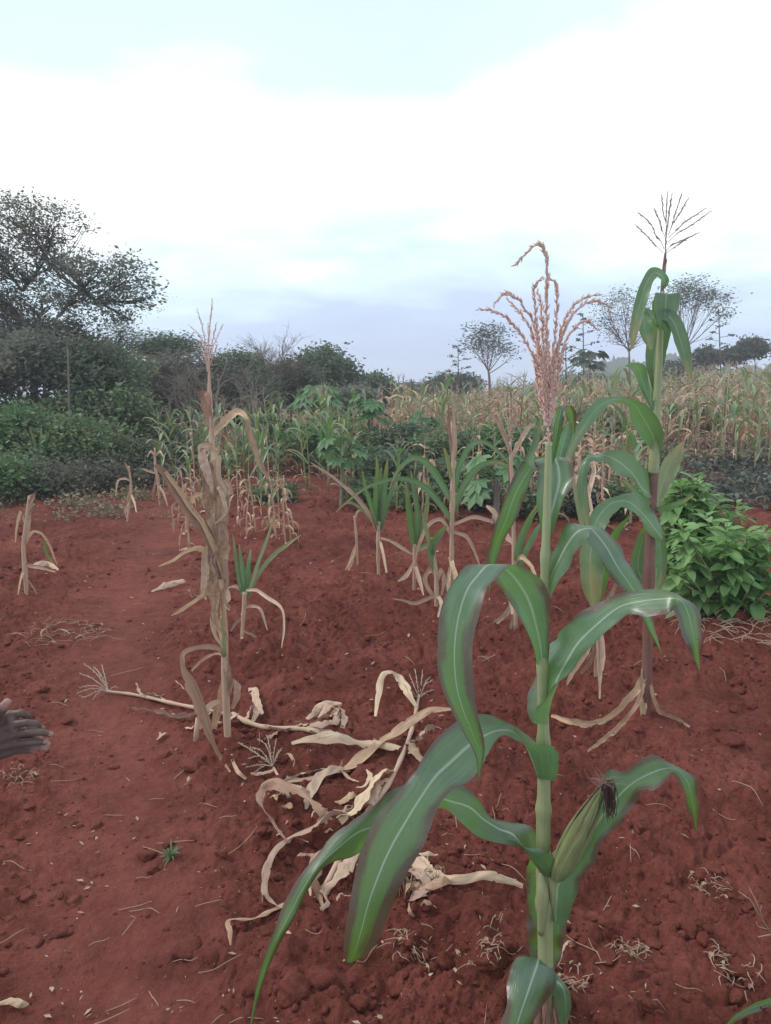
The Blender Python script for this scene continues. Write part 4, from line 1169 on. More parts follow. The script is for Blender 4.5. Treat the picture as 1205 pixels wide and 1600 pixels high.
one = thing('dry_maize_leaf', 'single pale dry leaf lying on soil just right of the dead plant', 'leaf', tuple(G(400, 1100)))
ground_leaf(one, [(389,1078,2),(396,1090,6,.03),(402,1108,6,.03),(410,1121,3)], LDP, seed=131)
for i, (lab, st) in enumerate([('small pale leaf scrap on soil left of the dead plant foot', [(246,1160,2),(256,1153,6,.02),(263,1150,2)]),
                               ('curled dry leaf at bottom left corner of the picture', [(0,1575,3),(18,1577,5,.02),(34,1582,5,.02),(46,1576,1)]),
                               ('narrow dry leaf lying flat on soil between the path and the dead plant', [(237,927,1),(262,919,5),(285,914,4),(290,912,1)]),
                               ('short pale leaf scrap beside foot of front maize plant', [(872,1515,1),(880,1500,4,.03),(888,1490,4,.03),(896,1485,1)]),
                               ('dry leaf strip on the soil far left below the small dead plant', [(48,889,1),(62,887,4),(78,888,4),(92,893,1)])]):
    o = thing('dry_maize_leaf', lab, 'leaf', tuple(G(st[1][0], st[1][1])))
    ground_leaf(o, [tuple(q) for q in st], LDP, seed=140+i)
# ------------------------------------------------------------------ generated maize plants for the field
def gen_leaf(mb, rng, base, az, L, w, th0, droop, dry=0.0, segs=12, across=4, mi=0, twist=None):
    n = segs+1
    p = np.array(base, float)
    pts, sides, ws = [], [], []
    tw = rng.uniform(-1, 1)*(1.4 if dry else 0.5) if twist is None else twist
    az0 = az
    for i in range(n):
        s = i/segs
        th = th0-droop*s**(0.8 if dry else 1.5)
        if dry:
            th = max(th, -1.50)
            az = az0+0.5*math.sin(3*s+tw)
        T = np.array((math.cos(az)*math.cos(th), math.sin(az)*math.cos(th), math.sin(th)))
        pts.append(p.copy())
        S = np.array((-math.sin(az), math.cos(az), 0.0))
        Nn = np.cross(T, S)
        r = tw*s
        sides.append(math.cos(r)*S+math.sin(r)*Nn)
        ws.append(w*min(1, (s*5+0.25))*(1-s**2.6)*0.5+0.0006)
        p = p+T*L/segs
    C, S, ww = np.array(pts), np.array(sides), np.array(ws)[:, None]
    T = np.gradient(C, axis=0)
    Nn = np.cross(T, S)
    Nn /= np.maximum(np.linalg.norm(Nn, axis=1)[:, None], 1e-9)
    Lc, Rc = C-S*ww, C+S*ww
    M = C-Nn*ww*(0.8 if dry else 0.35)
    ribbon(mb, Lc, M, Rc, n, across, 0.25 if dry else 0.12, 5, rng.randint(0, 9999), mi, ragged=0.5 if dry else 0.08, crumple=0.25 if dry else 0.04)

def gen_maize(seed, H, style, nleaf=10, lod=0, tass=True, wmul=1.0):
    """list of (name, MB, material) for one plant standing at the origin; style: green, yellow, dry, mixed"""
    rng = random.Random(seed)
    segs, across, sides = ((12, 4, 8), (7, 2, 5))[lod]
    parts = []
    st = MB()
    lean = (rng.uniform(-.06, .06)*H, rng.uniform(-.06, .06)*H)
    top = np.array((lean[0], lean[1], H*0.86))
    P = [np.array((0, 0, -0.03)), np.array((lean[0]*0.15, lean[1]*0.15, H*0.3)), np.array((lean[0]*0.55, lean[1]*0.55, H*0.62)), top]
    tube(st, P, [0.012*wmul, 0.011*wmul, 0.008*wmul, 0.004], sides, smoothn=10 if lod == 0 else 5)
    parts.append(('stalk', st, SD if style in ('dry',) else (SPU if rng.random() < 0.25 else SG)))
    cur = catmull(P, 50)
    az = rng.uniform(0, 6.28)
    for k in range(nleaf):
        f = (k+0.6)/(nleaf+0.4)
        b = cur[int(f*49)]
        az += math.pi+rng.uniform(-0.6, 0.6)
        low = f < 0.38
        if style == 'dry' or (style == 'mixed' and (low or rng.random() < 0.35)) or (style == 'yellow' and f < 0.3) or (style == 'green' and f < 0.18):
            kind = 'dry'
        elif style == 'green':
            kind = 'green'
        else:
            kind = 'yellow' if rng.random() < 0.7 else 'green'
        L = H*rng.uniform(0.34, 0.50)*(1.0-0.45*abs(f-0.5))
        mb = MB()
        if kind == 'dry':
            gen_leaf(mb, rng, b, az, L*rng.uniform(0.6, 1.0), 0.046*wmul*rng.uniform(0.6, 1.2), rng.uniform(0.3, 1.1), rng.uniform(2.0, 3.2), 1.0, segs, across)
            m = rng.choice((LD, LDP, LDP))
        else:
            gen_leaf(mb, rng, b, az, L, 0.060*wmul*rng.uniform(0.75, 1.15), rng.uniform(0.75, 1.25), rng.uniform(1.0, 2.3), 0.0, segs, across)
            m = LG2 if kind == 'green' else LGY
        parts.append(('leaf', mb, m))
    if tass:
        tb = MB()
        for k in range(7 if lod == 0 else 5):
            a = rng.uniform(0, 6.28)
            sp = 0 if k == 0 else rng.uniform(0.15, 0.5)
            e = top+np.array((math.cos(a)*sp*H*0.16, math.sin(a)*sp*H*0.16, H*0.15*rng.uniform(0.6, 1.0)+(0.03*H if k == 0 else 0)))
            m_ = (top+e)/2+np.array((0, 0, 0.02*H))
            if lod == 0:
                spikelets(tb, [top, m_, e], 0.014, 0.012, rng, 0.5, 0.1, 0.0018)
            else:
                tube(tb, [top, m_, e], [0.004, 0.006, 0.002], 3, cap=False)
        parts.append(('tassel', tb, TASG))
    return parts

PROTO = {}
def proto(key, *a, **k):
    if key not in PROTO:
        PROTO[key] = [(n, mb.mesh(n, m), ) for n, mb, m in gen_maize(*a, **k)]
    return PROTO[key]

def place_parts(parts, loc, rz, sc_, label, group, name='maize_plant', cat='maize plant', lean=(0, 0)):
    t = thing(name, label, cat, loc, group)
    t.rotation_euler = (lean[0], lean[1], rz)
    t.scale = (sc_, sc_, sc_)
    for n, me in parts:
        o = bpy.data.objects.new(n, me)
        COL.objects.link(o)
        o.parent = t
    return t

def plant_at(px, py, topy, style, seed, label, group=None, nleaf=9, tass=True, wmul=1.0, rz=None, name='maize_plant'):
    """one individual plant: foot and top height read from the photo"""
    g_ = G(px, py, fine=False)
    z = float(hfull(g_[0], g_[1]))
    top = W(px, topy, g_[1])[2]
    H = max(0.25, top-z)
    parts = [(n, mb.mesh(n, m)) for n, mb, m in gen_maize(seed, H, style, nleaf, 0, tass, wmul)]
    return place_parts(parts, (g_[0], g_[1], z), random.Random(seed).uniform(0, 6.28) if rz is None else rz, 1.0, label, group, name)

# single plants one can tell apart, nearest first
def small_traced(label, foot, stalk, leaves, seed, tb=None, smat=None):
    d = float(G(*foot, fine=False)[1])
    t = thing('maize_plant', label, 'maize plant', tuple(G(*foot, fine=False)))
    mb = MB()
    P, Rr = stalk_pts([(x, y, r*0.68, d) for x, y, r in stalk])
    jointed(mb, P, Rr, (0.3, 0.6), 8, 24, 1.2)
    mb.build('stalk', smat or SD, t)
    rng = random.Random(seed)
    for i, (m, st) in enumerate(leaves):
        k = rng.uniform(-0.30, 0.18)
        q = max(1, len(st)-1)
        line_leaf(t, [(x, y, w*0.72, d+k*(j/q)) for j, (x, y, w) in enumerate(st)], m, 0.45, 0.10 if m in (LG2, LGY, LG) else 0.2, 4, seed*31+i)
    if tb:
        tassel(t, tb, d, TAS, 0.014, 0.007, seed, t, depth=0.12, start=0.05, stem=0.002, spread=0.5)
    return t
small_traced('small maize plant with upright green leaves and drooping dry ones behind the dead plant', (378, 1008), [(378, 1010, 4), (379, 985, 4), (381, 955, 5), (383, 925, 6)],
    [(LG2, [(382,940,4),(374,905,5),(368,865,4),(364,835,1)]), (LG2, [(383,935,5),(380,895,6),(376,868,3),(374,850,1)]), (LG2, [(384,935,5),(387,900,6),(390,870,4),(392,858,1)]), (LG2, [(386,935,4),(396,905,4),(404,880,3)]),
     (LGY, [(386,935,3),(400,890,4),(418,840,3),(430,800,1)]), (LGY, [(387,935,3),(402,900,5),(425,870,5),(450,850,4),(470,836,1)]), (LDP, [(384,922,3),(400,922,5),(420,935,5),(440,950,4),(444,980,3),(440,1012,1)]),
     (LDP, [(382,950,3),(395,947,4),(408,953,4),(418,985,2)]), (LDP, [(380,965,3),(370,972,4),(360,985,3)]), (LDP, [(381,930,3),(370,916,4),(356,918,2)]), (LDP, [(379,985,2),(400,995,3),(415,1008,2)])], 5)
small_traced('small withered maize plant alone at far left edge of the soil', (43, 936), [(42, 938, 4), (40, 900, 5), (37, 860, 4.5), (41, 815, 4), (46, 775, 3)],
    [(LD, [(40,850,3),(50,832,4),(62,832,4),(74,846,4),(82,864,3),(89,882,1)]), (LG2, [(72,845,3),(70,855,3),(76,870,3),(84,880,1)]), (LD, [(38,815,4),(32,800,4),(26,825,3),(24,848,1)]), (LDP, [(40,850,4),(44,828,4),(47,808,3),(48,800,1)]),
     (LD, [(45,785,3),(52,775,4),(54,770,2)]), (LD, [(46,776,3),(54,772,3),(44,800,2)]), (LDP, [(38,882,4),(48,884,5),(65,887,4),(86,893,2)]), (LD, [(38,900,3),(50,915,3),(62,935,1)]), (LD, [(38,890,3),(32,905,3),(28,930,1)]), (LDP, [(37,845,5),(38,870,5),(42,895,3)])], 6)
small_traced('thin withered maize stalk in front of the hedge, left of the path', (199, 815), [(199, 817, 2.5), (202, 790, 2.5), (205, 760, 2.5), (201, 728, 2)],
    [(LDP, [(204,752,2),(195,748,3),(184,752,2),(181,775,1)]), (LDP, [(204,770,2),(210,785,2.5),(213,800,1)]), (LD, [(202,785,2),(196,795,2),(198,810,1)]), (LDP, [(203,740,2),(198,728,2),(195,722,1)]), (LD, [(204,760,2),(200,775,2),(198,790,1)])], 7)
small_traced('withered maize tuft with splayed dry leaves at the edge of the path', (252, 790), [(250, 792, 2), (248, 760, 3), (243, 730, 3), (242, 700, 2)],
    [(LDP, [(246,755,3),(255,770,3),(262,790,1)]), (LDP, [(245,745,3),(240,765,3),(238,780,1)]), (LDP, [(244,740,2),(230,735,3),(222,732,1)]), (LDP, [(246,760,2),(252,780,2.5),(258,800,1)]), (LDP, [(243,712,2),(250,705,3),(256,714,1)]), (LDP, [(243,715,2),(236,705,3),(230,715,1)]), (LD, [(243,735,3),(248,750,3),(246,775,2)])], 8)
small_traced('spiky half-green maize plant with bare dry stalk in mid field', (592, 905), [(592, 907, 4), (591, 870, 4), (591, 840, 4.5), (592, 815, 5)],
    [(LG2, [(592,828,5),(588,780,7),(590,740,5),(588,712,1)]), (LG2, [(593,828,5),(599,775,7),(603,740,5),(606,715,1)]), (LG2, [(591,830,4),(582,795,6),(572,765,4),(566,735,1)]), (LG2, [(594,828,5),(608,780,6),(618,755,4),(626,738,1)]),
     (LDP, [(590,830,3),(575,800,5),(550,770,5),(520,745,4),(485,722,1)]), (LGY, [(590,825,3),(570,800,4),(545,785,3),(525,800,1)]), (LDP, [(593,840,3),(610,845,4),(632,858,4),(648,868,1)]), (LDP, [(594,845,3),(598,862,4),(604,895,2)]), (LG2, [(592,826,4),(594,790,5),(596,730,2)])], 9)
small_traced('bent withered maize stump left of the spiky half-green plant', (556, 890), [(559, 885, 2.5), (557, 840, 3), (554, 806, 2.5)],
    [(LDP, [(555,810,3),(560,798,3),(572,800,1)]), (LDP, [(557,850,3),(550,870,4),(540,890,1)]), (LD, [(558,860,2),(548,882,4),(544,892,2)])], 10)
small_traced('maize plant with fan of arching green leaves and dead brown spike in mid field', (706, 945), [(706, 950, 5), (706, 890, 5), (706, 840, 5), (707, 780, 6), (708, 720, 4), (706, 660, 2)],
    [(LG2, [(708,790,5),(690,755,8),(668,725,8),(645,716,6),(622,735,4),(608,765,1)]), (LG2, [(710,770,6),(716,735,7),(732,700,6),(752,690,5),(775,702,4),(796,725,1)]), (LG2, [(708,800,6),(725,760,8),(748,730,7),(775,722,5),(800,730,1)]),
     (LG2, [(706,815,5),(690,790,7),(665,762,7),(630,748,5),(590,755,4),(560,770,3),(525,800,1)]), (LDB, [(707,720,4),(704,690,4),(702,660,3),(701,630,1)]), (LDP, [(709,720,5),(711,690,5),(710,655,3),(708,640,1)]), (LGY, [(706,750,5),(700,720,5),(694,700,2)]),
     (LDP, [(705,835,5),(690,812,5),(670,820,5),(655,850,4),(648,880,1)]), (LDP, [(708,830,4),(730,840,5),(745,870,3),(752,890,1)]), (LDP, [(707,820,4),(740,808,5),(770,815,4)]), (LD, [(704,870,6),(712,900,6),(715,930,3)]), (LDP, [(705,880,4),(700,910,5),(702,935,2)])], 11)
small_traced('maize plant with curled green leaf and crumpled dry base left of the fan-leaved plant', (682, 950), [(682, 955, 5), (682, 915, 5), (680, 880, 4), (676, 840, 3)],
    [(LG2, [(680,890,6),(674,860,9),(686,835,8),(698,822,3)]), (LDP, [(682,900,6),(672,890,7),(664,905,6),(675,930,5),(684,945,2)]), (LDP, [(682,910,4),(690,890,6),(694,905,5),(690,930,2)]), (LDP, [(680,930,4),(650,942,5),(630,938,3),(612,935,1)]), (LDP, [(684,930,5),(690,945,6),(684,965,2)]), (LGY, [(678,870,4),(668,835,5),(660,800,1)])], 12)
small_traced('slender maize plant with upright streaked leaves right of the spiky half-green one', (648, 922), [(647, 925, 4), (648, 890, 4), (648, 850, 5)],
    [(LG2, [(648,860,6),(643,820,9),(638,785,6),(634,750,1)]), (LG2, [(649,858,5),(654,815,7),(648,770,5),(642,735,1)]), (LGY, [(648,858,4),(662,820,6),(668,780,4),(670,745,1)]), (LDP, [(650,860,4),(664,815,5),(668,775,4),(664,750,1)]), (LDP, [(648,880,4),(655,905,5),(662,930,2)]), (LDP, [(646,880,4),(634,900,5),(622,908,2)]), (LGY, [(650,860,5),(672,850,6),(685,840,2)])], 13)
small_traced('dry maize plant with dense upright tan tassel behind the front plant', (806, 985), [(806, 990, 5), (804, 900, 5), (802, 800, 4.5), (799, 730, 4), (797, 690, 3)],
    [(LDP, [(799,712,4),(788,680,5),(776,655,4),(768,648,1)]), (LDP, [(800,715,4),(812,690,6),(826,668,6),(836,662,2)]), (LDP, [(801,760,5),(797,735,6),(799,715,4)]), (LDP, [(803,850,5),(790,835,7),(772,800,7),(760,790,3)]), (LD, [(804,880,5),(815,870,6),(830,885,5),(840,910,2)]),
     (LG2, [(805,890,6),(812,850,8),(826,815,7),(842,785,2)]), (LG2, [(806,900,6),(822,860,7),(838,830,6),(850,812,1)]), (LDP, [(806,930,5),(790,960,6),(770,975,5),(752,985,1)]), (LDP, [(804,900,5),(798,930,6),(800,960,3)]), (LDP, [(806,950,4),(792,1000,5),(768,1035,4)])], 14,
    tb=[[(797,690),(797,650),(796,612)], [(797,685),(788,650),(781,615)], [(797,685),(792,650),(788,612)], [(797,685),(803,650),(806,622)], [(797,685),(806,660),(814,640)], [(797,685),(800,650),(801,614)], [(797,690),(785,665),(774,640)], [(798,690),(806,665),(812,650)]])
small_traced('half-dry maize plant with hanging straw strips between front plant and purple-stalked plant', (940, 1082), [(938, 1085, 4), (936, 1020, 5), (934, 950, 5), (930, 880, 5), (924, 800, 4)],
    [(LG3, [(932,950,8),(922,915,16),(918,870,18),(922,830,12),(930,800,4)]), (LG3, [(934,940,8),(942,905,13),(950,870,13),(962,835,8),(985,805,2)]), (LDP, [(937,985,5),(920,1010,8),(905,1035,8),(890,1060,5),(884,1075,1)]), (LDP, [(937,980,5),(942,1020,6),(938,1060,5),(937,1092,2)]),
     (LDP, [(934,985,5),(925,1030,6),(910,1050,4),(895,1075,2)]), (LDP, [(938,960,4),(955,930,6),(968,905,5)]), (LGY, [(934,900,4),(920,860,5),(905,800,5),(895,745,3)]), (LDP, [(928,860,4),(935,830,6),(950,812,5)]), (LD, [(938,1000,4),(932,1040,6),(931,1088,2)]), (LDP, [(926,800,4),(920,770,6),(928,735,5),(924,700,2)])], 15)
line_leaf(thing('maize_leaf', 'green maize leaf entering at the bottom right corner of the picture', 'leaf', tuple(G(1190, 1640))), [(1230,1560,9,1.72),(1195,1570,9,1.66),(1165,1582,7,1.62),(1140,1600,5,1.6),(1120,1640,2,1.58)], LG, 0.4, 0.06, 4, 201)

# rows of maize in the middle distance
rng = random.Random(77)
mids = [('green', 5, 1.5, 8), ('yellow', 6, 1.5, 9), ('dry', 7, 1.4, 9), ('mixed', 8, 1.6, 9), ('mixed', 9, 1.6, 9), ('dry', 10, 1.5, 9), ('yellow', 11, 1.6, 9), ('dry', 12, 1.2, 8), ('dry', 21, 0.9, 11), ('dry', 22, 1.0, 10), ('mixed', 23, 0.95, 11), ('mixed', 31, 1.4, 11), ('yellow', 32, 1.4, 11), ('dry', 33, 1.4, 12)]
def mid_plant(px, py, hpx, kinds, label, group):
    k = rng.choice(kinds)
    sty, sd_, H, nl = mids[k]
    label = label.format({'green': 'green', 'yellow': 'yellowing', 'dry': 'dry straw-coloured', 'mixed': 'half-green half-dry'}[sty])
    parts = proto(('mid', k), sd_, H, sty, nl, 0, k < 8 or k > 10, 1.15 if k < 8 else (0.95 if k < 11 else 1.7))
    g_ = G(px, py, fine=False)
    z = float(hfull(g_[0], g_[1]))
    s = hpx*mpp(g_[1])/H
    return place_parts(parts, (g_[0], g_[1], z), rng.uniform(0, 6.28), s, label, group, lean=(rng.uniform(-.08, .08), rng.uniform(-.08, .08)))
lab1, gr1 = '{} knee-high maize plant on bare soil behind the dead plant', 'withered maize behind the dead plant'
for px, py, h in [(297, 862, 150), (290, 838, 95), (385, 838, 100), (400, 832, 110), (372, 822, 90), (432, 848, 120), (446, 852, 125), (455, 846, 105), (420, 830, 90), (345, 800, 90), (330, 850, 80), (300, 800, 85), (437, 826, 100)]:
    mid_plant(px, py, h, (8, 9, 8, 9, 10), lab1, gr1)
lab2, gr2 = '{} maize plant, %s row %s the free-standing papaya', 'maize rows in the left middle distance'
for row, (y0, hh) in enumerate([(788, 105), (770, 110), (754, 105), (740, 100), (728, 95), (716, 90)]):
    for k in range(15):
        px = 258+k*21.5+rng.uniform(-8, 8)-row*2
        if row < 2 and 440 < px < 475 or (row == 0 and (px > 470 or px < 285)):
            continue
        mid_plant(px, y0+rng.uniform(-6, 6)-(px-400)*0.02, hh*rng.uniform(0.8, 1.25), (0, 0, 1, 1, 3, 4, 6, 6, 2), lab2 % (('nearest', 'second', 'third', 'fourth', 'fifth', 'hindmost')[row], 'well left of' if px < 400 else 'next to'), gr2)
lab3, gr3 = 'small {} maize plant in the weedy patch, %s', 'maize in the weedy middle patch'
for k in range(48):
    px = rng.uniform(480, 960)
    mid_plant(px, rng.uniform(715, 768), rng.uniform(75, 130), (0, 1, 3, 4, 6, 2), lab3 % ('beside the papaya trees' if px < 620 else ('behind the fan-leaved plant' if px < 760 else 'behind the front plant')), gr3)
lab4, gr4 = '{} maize plant with its stalk base showing, %s', 'maize along the right field edge'
for px, py, h in [(1150, 735, 130), (1178, 742, 120), (1100, 722, 120), (1125, 730, 110), (1200, 735, 125), (1060, 722, 110), (1085, 728, 105), (1165, 722, 125), (1195, 720, 130), (1040, 716, 100), (1112, 712, 110), (1142, 715, 120)]:
    mid_plant(px, py, h, (0, 3, 1, 4, 6), lab4 % ('at right edge above bean plot' if px > 1140 else 'right of purple stalk above leafy shrub'), gr4)

lab5 = 'tall {} maize plant standing %s'
gr5 = 'maize between front plant and bean plot'
for px, py, h in [(885, 800, 150), (905, 812, 140), (950, 806, 150), (975, 795, 160), (868, 790, 140), (925, 792, 130), (845, 785, 120), (990, 780, 140), (815, 778, 110), (770, 785, 110), (735, 790, 105), (1000, 800, 130), (960, 780, 130), (900, 775, 130), (620, 800, 115), (660, 806, 125), (715, 812, 120), (745, 805, 130), (830, 812, 130), (790, 800, 120), (860, 826, 150), (985, 822, 150), (940, 832, 150)]:
    mid_plant(px, py, h, (11, 12, 13, 11, 12, 13, 0), lab5 % ('left of the front tassel stalk' if px < 850 else ('just behind the front plant' if px < 935 else 'left of the purple stalk')), gr5)

# the far field: single-mesh plants, the 300 that show largest one by one, the rest as one mass
far_meshes = []
for k in range(10):
    mb = MB()
    mats = []
    for n, b, m in gen_maize(300+k, 2.0, ('dry', 'dry', 'mixed', 'mixed', 'yellow', 'mixed', 'dry', 'mixed', 'yellow', 'green')[k], 10, 1, True, 1.5):
        if m not in mats:
            mats.append(m)
        mb.add(b.v, b.f, b.uv, mats.index(m))
    far_meshes.append((mb, mats))
far_me = [mb.mesh('maize_plant', mats) for mb, mats in far_meshes]
spots = []
for r in range(50):
    y = 17.0*(1.032**r)
    step = 0.55+0.012*y
    x0, x1 = 0.02*y-0.5, 0.62*y
    x = x0+rng.uniform(0, step)
    while x < x1:
        spots.append((x+rng.uniform(-.15, .15), y+rng.uniform(-.25, .25)))
        x += step
spots = [s for s in spots if not (s[1] < 22 and 0.02 < s[0]/s[1] < 0.28 and rng.random() < 0.75)]
spots.sort(key=lambda s: s[1])
far_rest = []
for i, (x, y) in enumerate(spots):
    k = rng.choice((0, 1, 2, 3, 4, 5, 6, 7, 8, 0, 1, 3, 6, 9))
    s = rng.uniform(0.70, 1.20)
    z = float(hbase(x, y))
    if i < 185:
        o = bpy.data.objects.new('maize_plant', far_me[k])
        COL.objects.link(o)
        o.location = (x, y, z)
        o.rotation_euler = (rng.uniform(-.1, .1), rng.uniform(-.1, .1), rng.uniform(0, 6.28))
        o.scale = (s, s, s)
        tag(o, ('dry', 'dry', 'half-dry', 'half-dry', 'yellowing', 'half-dry', 'dry', 'half-dry', 'yellowing', 'green')[k]+' maize plant in the far field, '+('front rows, ' if y < 21 else ('middle rows, ' if y < 25 else 'rear rows, '))+('left of the dense tan tassel' if x/y < 0.19 else ('between tan tassel and purple stalk' if x/y < 0.36 else 'right of the purple stalk')), 'maize plant', 'drying maize plants in the far field')
    else:
        far_rest.append((x, y, z, s, rng.uniform(0, 6.28), k))
def far_mass():
    # one sheet of repeated plants, joined
    allV, allF, allM, off = [], [], [], 0
    mats = [LD, LDP, LGY, LG2, SD, TAS, SG, SPU, TASG]
    cache = []
    for mb, ms in far_meshes:
        V = np.array(mb.v)
        F = [f for f in mb.f if len(f) == 4]
        M = [mats.index(ms[m]) for f, m in zip(mb.f, mb.m) if len(f) == 4]
        cache.append((V, np.array(F), np.array(M), np.array(mb.uv)))
    UV = []
    for (x, y, z, s, a, k) in far_rest:
        V, F, M, uv = cache[k]
        c, sn = math.cos(a), math.sin(a)
        P = np.stack([(V[:, 0]*c-V[:, 1]*sn)*s+x, (V[:, 0]*sn+V[:, 1]*c)*s+y, V[:, 2]*s+z], -1)
        allV.append(P); allF.append(F+off); allM.append(M); UV.append(uv)
        off += len(V)
    Q = np.vstack(allF)
    me = np_mesh('maize_field', np.vstack(allV), Q, mats[0])
    for m in mats[1:]:
        me.materials.append(m)
    me.polygons.foreach_set('material_index', np.concatenate(allM).astype(np.int32))
    uvl = me.uv_layers.new(name='UVMap')
    uvl.data.foreach_set('uv', np.vstack(UV)[Q.ravel()].astype(np.float32).ravel())
    o = bpy.data.objects.new('maize_field', me)
    COL.objects.link(o)
    tag(o, 'distant mass of drying maize covering the slope to the skyline', 'maize field', None, 'stuff')
    return len(Q)
print('far plants', len(spots), 'rest quads', far_mass())
# ------------------------------------------------------------------ trees, bushes and other plants
def leaf_cards(C, size, rng, aspect=0.5, flat=0.35, jitter=0.35):
    """diamond leaves at points C, random orientation; returns verts, quads, uv"""
    n = len(C)
    a = rng.normal(size=(n, 3))
    a[:, 2] *= flat
    a /= np.linalg.norm(a, axis=1)[:, None]
    b = rng.normal(size=(n, 3))
    b[:, 2] *= 0.6
    b -= a*(a*b).sum(1)[:, None]
    b /= np.linalg.norm(b, axis=1)[:, None]
    s = (size*(1+jitter*rng.normal(size=n)).clip(0.4, 2.0))[:, None]
    nn = np.cross(a, b)
    V = np.stack([C-a*s*0.5, C+b*s*aspect*0.5-nn*s*0.06, C+a*s*0.5, C-b*s*aspect*0.5-nn*s*0.06], 1)
    Q = np.arange(n*4).reshape(n, 4)
    uv = np.repeat(rng.random((n, 2)), 4, axis=0)
    return V.reshape(-1, 3), Q, uv

def cards_obj(name, V, Q, uv, mat, parent=None):
    org = np.array(ORG.get(parent.name, (0, 0, 0))) if parent is not None else 0
    me = np_mesh(name, V-org, Q, mat, False)
    uvl = me.uv_layers.new(name='UVMap')
    uvl.data.foreach_set('uv', uv[Q.ravel()].astype(np.float32).ravel())
    o = bpy.data.objects.new(name, me)
    COL.objects.link(o)
    if parent is not None:
        o.parent = parent
        ORG[o.name] = ORG[parent.name]
    return o

def woody(name, label, cat, foot, trunk, lobes, mat, bark, seed, clumps=60, per=40, leaf=0.09, crad=0.35, r0=0.12, group=None, twigs=True, aspect=0.5, flat=0.35, fork=None, shell=0.45, crown_name='crown', depth=1.0):
    """a tree or bush: trunk = polyline of world points, lobes = (centre, (rx,ry,rz)); crown made of leaf-sized faces in clumps"""
    rng = np.random.default_rng(seed)
    pr = random.Random(seed)
    t = thing(name, label, cat, tuple(foot), group)
    wood = MB()
    trunk = [np.asarray(p, float) for p in trunk]
    L = len(trunk)
    tube(wood, trunk, [r0*(1-0.55*i/(L-1)) for i in range(L)], 8, smoothn=L*4)
    top = trunk[-1]
    fk = [np.asarray(f, float) for f in (fork or [top, trunk[max(0, L-2)]])]
    tot = sum(r[0]*r[2] for c, r in lobes)
    allC = []
    for c, r in lobes:
        c = np.asarray(c, float)
        nc = max(3, int(round(clumps*r[0]*r[2]/tot)))
        tp = catmull(trunk, 24)[11:]
        cand = list(tp)+fk
        f = min(cand, key=lambda q: abs(q[2]-(c[2]-0.75*math.hypot(q[0]-c[0], q[1]-c[1])-r[2]*0.3))+0.25*np.linalg.norm(q-c)+pr.uniform(0, 0.25)*r[0])
        start = f
        mid = (start+c)/2+np.array((pr.uniform(-.15, .15), pr.uniform(-.15, .15), -0.10))*np.linalg.norm(c-start)*0.5
        hub = c-np.array((0, 0, r[2]*0.35))
        tube(wood, [start, mid, hub], [r0*0.32, r0*0.24, r0*0.15], 6, smoothn=8)
        for _ in range(nc):
            u = rng.normal(size=3)
            u /= np.linalg.norm(u)
            rad = shell+(1-shell)*rng.random()**0.6
            cc = c+u*np.array(r)*rad
            if twigs:
                u_ = pr.uniform(0.0, 1.0)**0.6
                h0 = start+(mid-start)*min(1, u_*2) if u_ < 0.5 else mid+(hub-mid)*(u_*2-1)
                m2 = (h0+cc)/2+np.array((0, 0, -0.08*np.linalg.norm(cc-h0)))+rng.normal(size=3)*0.08*np.linalg.norm(cc-h0)
                tube(wood, [h0, m2, cc], [r0*0.13, r0*0.09, r0*0.03], 4, smoothn=5, cap=False)
            k = int(per*pr.uniform(0.5, 1.5))
            q = rng.normal(size=(k, 3))*crad*np.array((1, 1, 0.55))*0.55+cc
            allC.append(q)
    wood.build('trunk', bark, t)
    if per > 0:
        V, Q, uv = leaf_cards(np.vstack(allC), leaf, rng, aspect, flat)
        cards_obj(crown_name, V, Q, uv, mat, t)
    return t

def lob(px, py, rx, ry, d, ratio=0.9):
    s = mpp(d)
    return (W(px, py, d), (rx*s, rx*s*ratio, ry*s))

def gz(x, y, z=0.0):
    return np.array((x, y, float(hbase(x, y))+z))

def foot_of(px, d):
    x = W(px, 700, d)[0]
    return gz(x, d)

# big spreading tree on the left
d = 17.0
ft = foot_of(52, d)
woody('broadleaf_tree', 'large spreading dark tree rising above the hedge at the left edge', 'tree', ft, [ft, W(54, 620, d), W(50, 560, d), W(49, 510, d)],
      [lob(20,335,60,26,d), lob(85,345,52,22,d), lob(-20,380,60,40,d), lob(60,375,45,28,d), lob(100,410,40,24,d), lob(45,425,55,32,d), lob(150,420,50,28,d-.6), lob(195,430,42,30,d-.6), lob(225,462,26,22,d-.8), lob(170,465,48,26,d-.6), lob(110,460,45,28,d-.3),
       lob(-10,460,45,40,d), lob(205,495,28,14,d-.5), lob(20,500,55,38,d+.6), lob(130,500,40,20,d-.5), lob(70,470,40,28,d+.8), lob(-50,420,50,60,d)],
      F_GREY, BARK, 1, clumps=430, per=46, leaf=0.072, crad=0.30, r0=0.11, fork=[W(49,510,d), W(35,455,d), W(95,492,d-.2), W(30,485,d), W(150,470,d-.5)], shell=0.1)
